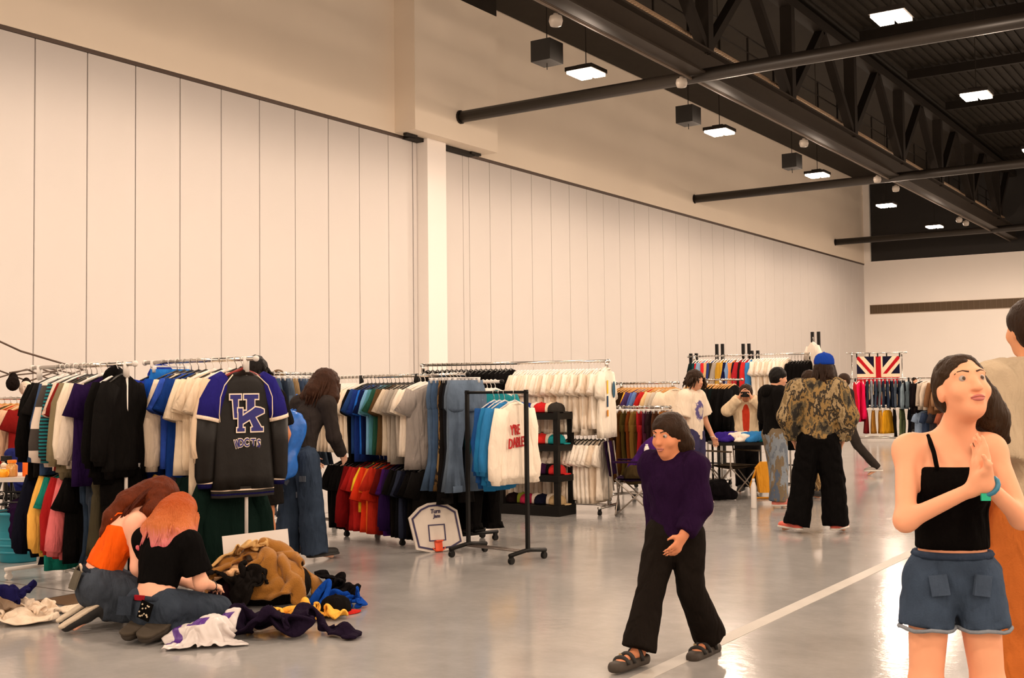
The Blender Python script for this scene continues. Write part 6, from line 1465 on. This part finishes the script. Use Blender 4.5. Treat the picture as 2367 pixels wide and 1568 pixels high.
jo = thing('toy_box', 'orange toy box on the white folding table', 'box', tw(.13, .18, .755)); MB().box((0, 0, .08), (.12, .10, .16)).build('box', mat('box_orange', lin((236, 110, 30)), rough=.5), jo); b = MB(); b.ball((0, .052, .07), (.04, .01, .05)); b.build('cream_figure_print', cloth((226, 206, 180)), jo)
jo = thing('toy_cup', 'yellow plastic cup on the white folding table', 'cup', tw(-.08, .27, .755)); b = MB(); b.lathe([(.04, 0), (.05, .07), (.045, .07), (.037, .01)], 14); b.build('cup', mat('cup_yellow', lin((250, 170, 20)), rough=.35), jo, True); b = MB(); b.tube([(.048, 0, .055), (.075, 0, .045), (.07, 0, .02), (.043, 0, .015)], .006, 6); b.build('handle', mat('cup_yellow', (0, 0, 0)), jo, True)
for (x, y, c, n, sz) in ((-.19, .22, (226, 208, 186), 'small cream plush lump', .06), (.22, .24, (40, 60, 150), 'small blue toy', .035), (.19, .27, (170, 30, 30), 'small red toy ball', .03), (.26, .2, (240, 200, 60), 'small yellow toy', .04), (-.14, .16, (236, 224, 206), 'small white toy', .05)):
    jo = thing('toy', n+' on the white folding table', 'toy', tw(x, y, .755)); b = MB(); b.ball((0, 0, sz*.9), (sz, sz, sz*.9)); b.ball((sz*.3, 0, sz*1.9), (sz*.6,)*3); b.build('body', cloth(c), jo, True)
def basket():
    p = floor_at(28, 1303); t = thing('laundry_basket', 'teal plastic laundry basket on the floor at the left edge', 'basket', (p.x, p.y, 0)+FW*0 if False else Vector((p.x, p.y, 0))+Vector((FW.x, FW.y, 0))*.18)
    m = mat('teal_plastic', lin((24, 128, 148)), rough=.4, var=.08)
    b = MB(); b.lathe([(.17, 0), (.18, .01), (.205, .22), (.225, .42), (.25, .43), (.25, .45), (.215, .45), (.195, .22), (.165, .03)], 28); b.build('tub', m, t, True)
    for z in (.08, .14, .20, .26, .32): MB().lathe([(.183+.1*z*.45+.012, z), (.183+.1*z*.45+.016, z+.012), (.183+.1*z*.45+.012, z+.024)], 28).build('rib', m, t, True)
    return t
bk_ = basket(); bl = bk_.location
S = SDF(.02); toC = -Vector((FW.x, FW.y, 0)).normalized(); rtv = Vector((RT.x, RT.y, 0)).normalized()
pa = toC*.22+rtv*.06
S.cap(tuple(pa+Vector((0, 0, .46))), tuple(pa+toC*.04+Vector((0, 0, .30))), .055, .05); S.cap(tuple(pa+toC*.04+Vector((0, 0, .30))), tuple(pa+toC*.02+Vector((0, 0, .12))), .05, .02); S.cap(tuple(pa+Vector((0, 0, .46))), tuple(-pa*.2+Vector((0, 0, .44))), .05, .12)
t = thing('purple_garment', 'dark purple garment hanging over the rim of the teal basket', 'garment', bl); link('cloth', S.mesh('cloth', .010, cloth((50, 24, 66)), disp=wrinkle(.02, 24, 2)), t)
for k in range(2):
    h_ = link('blue_hanger', hanger_mesh('black'), None, ['blue plastic hanger sticking up from the teal basket, left', 'blue plastic hanger sticking up from the teal basket, right'][k], 'hanger', None, None, bl+toC*.12+rtv*(-.12+.2*k)+Vector((0, 0, .62)), (0, .25*(1-2*k), face_dir(0, 1)))
def tripod():
    c = col_at(16, 11.6); t = thing('tripod', 'black tripod stand behind the teal basket', 'tripod', c)
    for k in range(3):
        a = 2*PI*k/3+.5; MB().tube([(.03*math.cos(a), .03*math.sin(a), .70), (.26*math.cos(a), .26*math.sin(a), .0)], [.014, .010], 6).build('leg', M_black, t, True)
    MB().tube([(0, 0, .25), (0, 0, .86)], .014, 8).build('centre_column', M_black, t, True); MB().box((0, 0, .86), (.10, .06, .05)).build('head', M_black, t)
    b = MB()
    for k in range(3):
        a = 2*PI*k/3+.5; b.tube([(0, 0, .40), (.12*math.cos(a), .12*math.sin(a), .42)], .006, 5)
    b.build('spreader', M_black, t)
tripod()
cpos = col_at(58, 12.2); camp_chair('dark folding chair behind the white table with a blue jacket over it', cpos, face_dir(.2, 1), cloth((52, 50, 50)))
t = thing('blue_jacket', 'royal blue jacket draped over the back of the chair behind the table', 'jacket', cpos, face_dir(.2, 1)); S = SDF(.02); S.cap((-.2, -.31, .86), (.2, -.31, .86), .06, .06); S.cap((-.15, -.24, .80), (-.12, -.22, .58), .09, .10, flat=((0, 1, 0), .45)); S.cap((.12, -.24, .80), (.10, -.22, .55), .10, .10, flat=((0, 1, 0), .45)); S.cap((-.1, -.40, .80), (.1, -.40, .60), .1, .1, flat=((0, 1, 0), .4))
link('cloth', S.mesh('cloth', .012, cloth((40, 46, 110)), disp=wrinkle(.025, 18, 2)), t)
# tent frame
def tent():
    t = thing('canopy_frame', 'bare folding canopy tent frame of dark bars at the far left', 'tent frame', (0, 0, 0)); m = mat('tent_bar', (.10, .065, .045), rough=.5, metal=.3)
    def bar(p, q, d0, d1, r=.010, n='truss_bar'): MB().tube([at(*p, d0), at(*q, d1)], r, 6).build(n, m, t, True)
    for p, q, a_, c_ in (((-60, 762), (48, 812), 14, 14.3), ((48, 812), (196, 856), 14.3, 15.2)): bar(p, q, a_, c_, .013, 'ridge_bar')
    for p, q, a_, c_ in (((-60, 835), (60, 880), 14, 14.6), ((-40, 884), (62, 854), 14, 14.6), ((62, 854), (120, 880), 14.6, 15), ((22, 862), (92, 851), 14.3, 14.8), ((88, 851), (170, 878), 14.8, 15.4), ((30, 868), (130, 858), 14.4, 15.0), ((60, 884), (150, 852), 14.6, 15.2), ((120, 880), (190, 856), 15, 15.6), ((110, 852), (180, 866), 15, 15.6)): bar(p, q, a_, c_)
    for px, d_ in ((-70, 14.0), (196, 15.4)): 
        p = col_at(px, d_); MB().tube([p, (p.x, p.y, 1.72)], .022, 8).build('leg', m, t, True)
    return t
tent()
o = link('cap', cap_mesh(cloth((40, 32, 30))), None, 'dark cap hanging from the tent frame bars', 'cap', None, None, at(30, 888, 14.3), (PI/2-.2, 0, .9)); o.scale = (.85,)*3
o = link('cap', cap_mesh(cloth((226, 210, 192)), cloth((56, 44, 38))), None, 'white cap with a dark brim hanging from the tent frame', 'cap', None, None, at(60, 899, 14.5), (PI/2-.3, 0, .9)); o.scale = (.85,)*3
Kr = rack('rack of colourful shirts on wooden hangers under the tent frame', col_at(-60, 14.6), col_at(80, 13.6), 1.45)
spread(Kr, -50, 76, [('tee', (60, 46, 36), 'dark brown t-shirt at the left edge under the tent frame'), ('tee', (70, 56, 44), 'brown t-shirt at the far left under the tent frame'), ('tee', (222, 198, 176), 'cream t-shirt under the tent frame', dict(L=.8)), ('tee', (168, 30, 30), 'red t-shirt next to the cream one under the tent frame'), ('tee', (220, 130, 150), 'pink t-shirt under the tent frame'), ('tee', (84, 70, 50), 'olive t-shirt under the tent frame', dict(L=.8)),
       ('tee', (176, 32, 30), 'crimson t-shirt right of the olive one under the tent frame'), ('long', (210, 170, 140), 'peach sweatshirt under the tent frame'), ('tee', (140, 30, 28), 'dark red t-shirt beside the black shirts of the left rack')], 1.47, hanger='wood')
# ---- racks in the middle distance
H1 = rack('chrome rack of t-shirts on wooden hangers left of the white t-shirt man', col_at(1425, 17.4), col_at(1568, 16.2), 1.56)
its = [('coat', (60, 40, 24), 'brown furry coat on the wooden-hanger rack', dict(group='brown furry coats on the wooden-hanger rack')) for _ in range(5)]+[('tee', c, n+' t-shirt on the wooden-hanger rack') for c, n in (((236, 166, 40), 'yellow'), ((84, 60, 110), 'purple'), ((74, 92, 160), 'blue'), ((92, 120, 170), 'light blue'), ((120, 40, 40), 'maroon'), ((176, 34, 32), 'red'), ((222, 190, 140), 'tan'), ((206, 190, 166), 'stone'), ((188, 178, 164), 'grey'), ((230, 216, 196), 'white'), ((226, 208, 184), 'cream'))]
spread(H1, 1430, 1562, its, 1.576, hanger='wood')
H2 = rack('low chrome rack of rust and brown skirts behind the seated man', col_at(1418, 15.6), col_at(1548, 14.9), 1.24)
spread(H2, 1424, 1545, [('trousers', c, n+' trousers clipped on the low chrome rack', dict(L=1.0)) for c, n in (((70, 44, 22), 'dark brown'), ((96, 60, 24), 'caramel'), ((80, 66, 30), 'olive'), ((120, 60, 24), 'rust'), ((110, 84, 36), 'moss'), ((150, 24, 30), 'red'), ((84, 40, 60), 'plum'), ((60, 40, 44), 'aubergine'), ((92, 58, 40), 'chestnut'), ((130, 80, 30), 'ochre'))], 1.256)
H3 = rack('chrome rack of black coats on orange wooden hangers', col_at(1585, 17.9), col_at(1716, 17.3), 1.60, inset=.6)
spread(H3, 1592, 1700, [('coat', random.choice([(22, 20, 20), (28, 27, 28), (20, 30, 30)]), 'black coat on an orange wooden hanger behind the white t-shirt man', dict(group='black coats on wooden hangers')) for _ in range(17)], 1.616, hanger='wood')
def grid_rack():
    p0 = col_at(1592, 21.5); p1 = col_at(1890, 20.2); t, a0, u, L, a = rk = rack('long tall rack with black twin posts hung with bright jackets', p0, p1, 2.06, m_post=M_black, base=True)
    for px, top in ((1600, 2.10), (1661, 2.26), (1722, 2.25), (1742, 2.12), (1884, 2.42)):
        s = s_at(rk, px, 2.0)
        for o_ in (-.055, .055): MB().box((s+o_, .06, top/2+.02), (.05, .05, top)).build('twin_post', M_black, t)
    return rk
H4 = grid_rack()
cols = [((24, 44, 44), 'dark green'), ((20, 66, 70), 'teal'), ((180, 30, 36), 'red'), ((120, 150, 176), 'pale blue'), ((196, 36, 42), 'scarlet'), ((196, 160, 110), 'tan'), ((50, 66, 130), 'royal blue'), ((66, 56, 40), 'dark camouflage'), ((150, 140, 128), 'grey'), ((176, 134, 40), 'mustard'), ((190, 150, 52), 'gold'), ((30, 34, 84), 'navy'), ((110, 140, 180), 'sky blue'), ((216, 130, 70), 'orange'), ((30, 30, 54), 'midnight'), ((160, 30, 40), 'crimson'), ((60, 40, 36), 'brown'), ((190, 40, 40), 'cherry red'), ((50, 120, 180), 'azure')]
spread(H4, 1606, 1742, [('jacket', c, n+' jacket on the tall twin-post rack', dict(L=.62)) for c, n in cols], 2.076, hanger='white')
spread(H4, 1744, 1826, [('tee', random.choice(wh), 'white t-shirt on the tall twin-post rack', dict(group='white t-shirts on the tall twin-post rack')) for _ in range(13)], 2.076, hanger='white')
spread(H4, 1828, 1880, [('coat', (20, 18, 18), 'black coat on the tall twin-post rack', dict(group='black coats on the tall twin-post rack')) for _ in range(7)], 2.03)
o = put(H4, 1882, 2.34, 'tee', (226, 214, 200), 'white jersey hung high on the right twin post', L=.95, turn=.75, hanger='white')
MB().box((-.02, -.062, -.45), (.09, .006, .10)).build('blue_emblem', cloth((60, 70, 150)), o)
H5 = rack('chrome rack of black clothes behind the man in the hoodie', col_at(1800, 17.0), col_at(1862, 16.4), 1.52, inset=.25)
spread(H5, 1800, 1862, [('coat', (24, 22, 22), 'black coat behind the man in the black hoodie', dict(group='black coats behind the hoodie man')) for _ in range(6)], 1.536, hanger='wood')
# table of folded clothes by the photographer
def ctable():
    c = col_at(1722, 15.95); rz = face_dir(0, 1); t = thing('folding_table', 'dark table heaped with colourful clothes behind the hooded man', 'table', c, rz)
    MB().box((0, 0, .72), (.95, .6, .04)).build('table_top', M_black, t)
    for x in (-.42, .42):
        for y in (-.25, .25): MB().tube([(x, y, .7), (x, y, .0)], .016, 6).build('leg', M_black, t, True)
    return c, rz
c2, rz2 = ctable()
for (x, y, c, n, k) in ((-.22, .05, (20, 140, 146), 'teal shirt', 3), (.10, .1, (226, 214, 200), 'white shirt', 4), (.28, .05, (60, 40, 140), 'violet shirt', 5), (-.05, .12, (40, 110, 170), 'blue shirt', 6), (-.33, .1, (200, 60, 40), 'red shirt', 7)):
    p = c2+Matrix.Rotation(rz2, 3, 'Z') @ Vector((-x if False else x, y, .74))
    heap('folded_shirt', 'crumpled %s on the dark table behind the hooded man' % n, 'shirt', p, rz2, lambda S, x=x: (S.cap((-.12, 0, .05), (.10, .02, .06), .08, .07), S.cap((-.05, .10, .06), (.06, .14, .0), .05, .05)), cloth(c), h=.016, wr=(.035, 18, k))
# floor clutter in the middle distance
heap('backpack', 'black backpack and coat lying on the floor beside the empty camp chair', 'bag', hp(1648, 1158)+FW*.1, PR, lambda S: (S.cap((-.18, 0, .10), (.12, 0, .14), .13, .12), S.cap((.1, 0, .06), (.26, .0, .06), .08, .07)), cloth((30, 27, 30)), h=.014, wr=(.04, 16, 2), parts=[('white_tag', lambda S: S.cap((-.10, -.13, .16), (-.07, -.14, .10), .022, .02), cloth((220, 206, 196)))])
def bottle(px, py, d, label, z=None, c=(.70, .66, .62)):
    p = floor_at(px, py) if z is None else at(px, py, d); t = thing('bottle', label, 'bottle', p)
    b = MB(); b.lathe([(.034, 0), (.036, .01), (.036, .17), (.022, .205), (.018, .21)], 14); b.build('body', mat('bottle_white', c, rough=.35), t, True); b = MB(); b.lathe([(.019, .208), (.019, .235)], 12); b.build('cap', M_white, t, True); return t
bt_ = bottle(1743, 1176, 14.2, 'white bottle standing on the floor left of the patched jeans'); bt_.scale = (1.0, 1.0, 1.55)
chr_ = bpy.data.objects['camp_chair']
bottle(0, 0, 0, 'white drink bottle held on the armrest of the purple camp chair', z=1) if False else None
bo = thing('bottle', 'white drink bottle standing on the armrest of the purple camp chair', 'bottle', chr_.location+Matrix.Rotation(chr_.rotation_euler.z, 3, 'Z') @ Vector((.26, .16, .64)))
b = MB(); b.lathe([(.030, 0), (.032, .01), (.032, .15), (.02, .18)], 12); b.build('body', mat('bottle_white', (0, 0, 0)), bo, True); b = MB(); b.lathe([(.016, .178), (.016, .20)], 10); b.build('cap', M_white, bo, True)
# yellow strap bag behind the hooded man
t = thing('yellow_bag', 'mustard yellow bag with a long strap standing behind the patched jeans', 'bag', col_at(1772, 15.3), face_dir(0, 1))
b = MB(); b.prism([(-.13, .10), (.13, .10), (.17, .42), (.10, .50), (-.10, .50), (-.17, .42)], -.06, .06); b.build('pouch', cloth((204, 140, 40)), t)
b = MB(); b.tube([(-.14, 0, .45), (-.22, 0, .18), (-.20, -.1, .02), (0, -.14, .012), (.20, -.1, .02), (.24, 0, .2), (.14, 0, .45)], .014, 6); b.build('strap', cloth((214, 146, 44)), t, True)
# ---- far racks on the right with the flag
Ra = rack('chrome stand behind the flag, tallest frame on the right', col_at(1960, 31.5), col_at(2097, 31.2), 2.36, base=True)
def flag():
    a = at(1980, 825, 31.2); b_ = at(2079, 825, 31.0); dv = b_-a; L = dv.length; rz = math.atan2(dv.y, dv.x)
    t = thing('flag', 'union flag of crossed red and white on navy hung behind the denim', 'flag', (a.x, a.y, a.z), rz)
    W_ = L; Hh = 1.30; m1 = cloth((44, 44, 74)); m2 = cloth((232, 212, 182)); m3 = cloth((176, 24, 34))
    def q(pts, y, m, nm):
        b = MB(); b.prism([(x*W_, z*Hh) for x, z in pts], y, y+.008); b.build(nm, m, t)
    q([(0, 0), (1, 0), (1, -1), (0, -1)], 0, m1, 'navy_field')
    for s in (0, 1):
        f = (lambda x: 1-x) if s else (lambda x: x)
        q([(f(0), 0), (f(.17), 0), (f(1), -.86), (f(1), -1), (f(.83), -1), (f(0), -.14)], -.010-.006*s, m2, 'white_diagonal')
        q([(f(0), 0), (f(.055), 0), (f(.5), -.47), (f(.46), -.51), (f(0), -.05)], -.022-.005*s, m3, 'red_diagonal')
    q([(.40, 0), (.60, 0), (.60, -1), (.40, -1)], -.034, m2, 'white_upright'); q([(0, -.36), (1, -.36), (1, -.64), (0, -.64)], -.035, m2, 'white_crossbar')
    q([(.44, 0), (.56, 0), (.56, -1), (.44, -1)], -.044, m3, 'red_upright'); q([(0, -.43), (1, -.43), (1, -.57), (0, -.57)], -.045, m3, 'red_crossbar')
    cl = MB().box((0, -.02, .03), (.03, .05, .11)).mesh('clip', M_black)
    for x in (.0, .3, .49, .7, 1.0): link('clip', cl, t, loc=(x*W_, 0, 0))
flag()
Rb = rack('chrome rolling rack of pink, denim and mustard clothes below the flag', col_at(1966, 30.6), col_at(2112, 30.2), 1.66, lower=.92, m_base=M_black)
its = [('dress', (170, 24, 34), 'red dress at the left end of the rack below the flag'), ('dress', (232, 24, 84), 'hot pink dress on the rack below the flag', dict(L=1.05, turn=-.4)), ('dress', (214, 20, 76), 'pink dress behind the hot pink one', dict(L=.98))]
its += [('shorts', c, n+' denim on the rack below the flag', dict(mate=denim(c), L=.78)) for c, n in (((48, 60, 76), 'dark'), ((140, 150, 160), 'bleached'), ((62, 74, 92), 'mid blue'), ((106, 116, 124), 'grey blue'), ((40, 50, 70), 'indigo'), ((50, 62, 84), 'navy blue'), ((34, 42, 58), 'blue black'), ((84, 96, 112), 'faded'), ((44, 54, 70), 'deep blue'), ((30, 32, 38), 'black'))]
its += [('vest', (140, 160, 172), 'pale denim blouse at the right end of the rack below the flag', dict(L=.72, w=.30, turn=-.7, mate=denim((140, 160, 172)))), ('coat', (36, 30, 34), 'dark coat at the right end of the rack below the flag')]
spread(Rb, 1972, 2112, its, 1.676, hanger='white')
its = [('skirt', (120, 30, 30), 'dark red skirt on the low rail below the flag'), ('skirt', (150, 104, 40), 'brown ochre skirt on the low rail below the flag'), ('skirt', (176, 124, 36), 'mustard skirt on the low rail below the flag'), ('skirt', (214, 154, 30), 'bright mustard skirt on the low rail', dict(turn=-.5, w=.26)), ('trousers', (26, 24, 24), 'black trousers on the low rail below the flag', dict(L=.8)), ('trousers', (84, 94, 64), 'sage green trousers on the low rail', dict(L=.8, turn=-.4)), ('trousers', (24, 26, 34), 'black trousers at the right end below the flag', dict(L=.8))]
spread(Rb, 1992, 2108, its, .936)
Rc = rack('chrome rack of mixed clothes right of the flag rack', col_at(2122, 30.0), col_at(2214, 28.5), 1.66, lower=.9, inset=.1, m_post=M_black)
its = [('coat', (40, 32, 34), 'dark patterned coat on the mixed rack'), ('shirt', (186, 172, 156), 'pale grey shirt on the mixed rack'), ('shirt', (206, 190, 172), 'off-white shirt on the mixed rack'), ('coat', (120, 84, 56), 'brown coat on the mixed rack'), ('shirt', (150, 116, 86), 'tan shirt on the mixed rack'), ('tee', (176, 100, 60), 'rust t-shirt on the mixed rack'), ('shirt', (196, 180, 166), 'cream shirt on the mixed rack')]
spread(Rc, 2124, 2212, its, 1.676, hanger='white')
spread(Rc, 2126, 2210, [('tee', (130, 150, 176), 'pale tie-dyed t-shirt low on the mixed rack'), ('tee', (56, 70, 96), 'slate t-shirt low on the mixed rack'), ('tee', (60, 56, 60), 'charcoal t-shirt low on the mixed rack'), ('tee', (150, 84, 60), 'rust brown t-shirt low on the mixed rack'), ('tee', (200, 186, 172), 'cream t-shirt low on the mixed rack')], .916)
Rd = rack('chrome rack of blue jerseys at the far right', col_at(2308, 33.0), col_at(2420, 31.5), 1.75)
spread(Rd, 2312, 2415, [('tee', c, n+' jersey at the far right') for c, n in (((226, 214, 200), 'white'), ((40, 60, 150), 'royal blue'), ((30, 34, 70), 'navy'), ((60, 90, 170), 'blue'), ((30, 30, 40), 'black'), ((120, 130, 150), 'grey blue'), ((50, 40, 110), 'violet'))], 1.766)
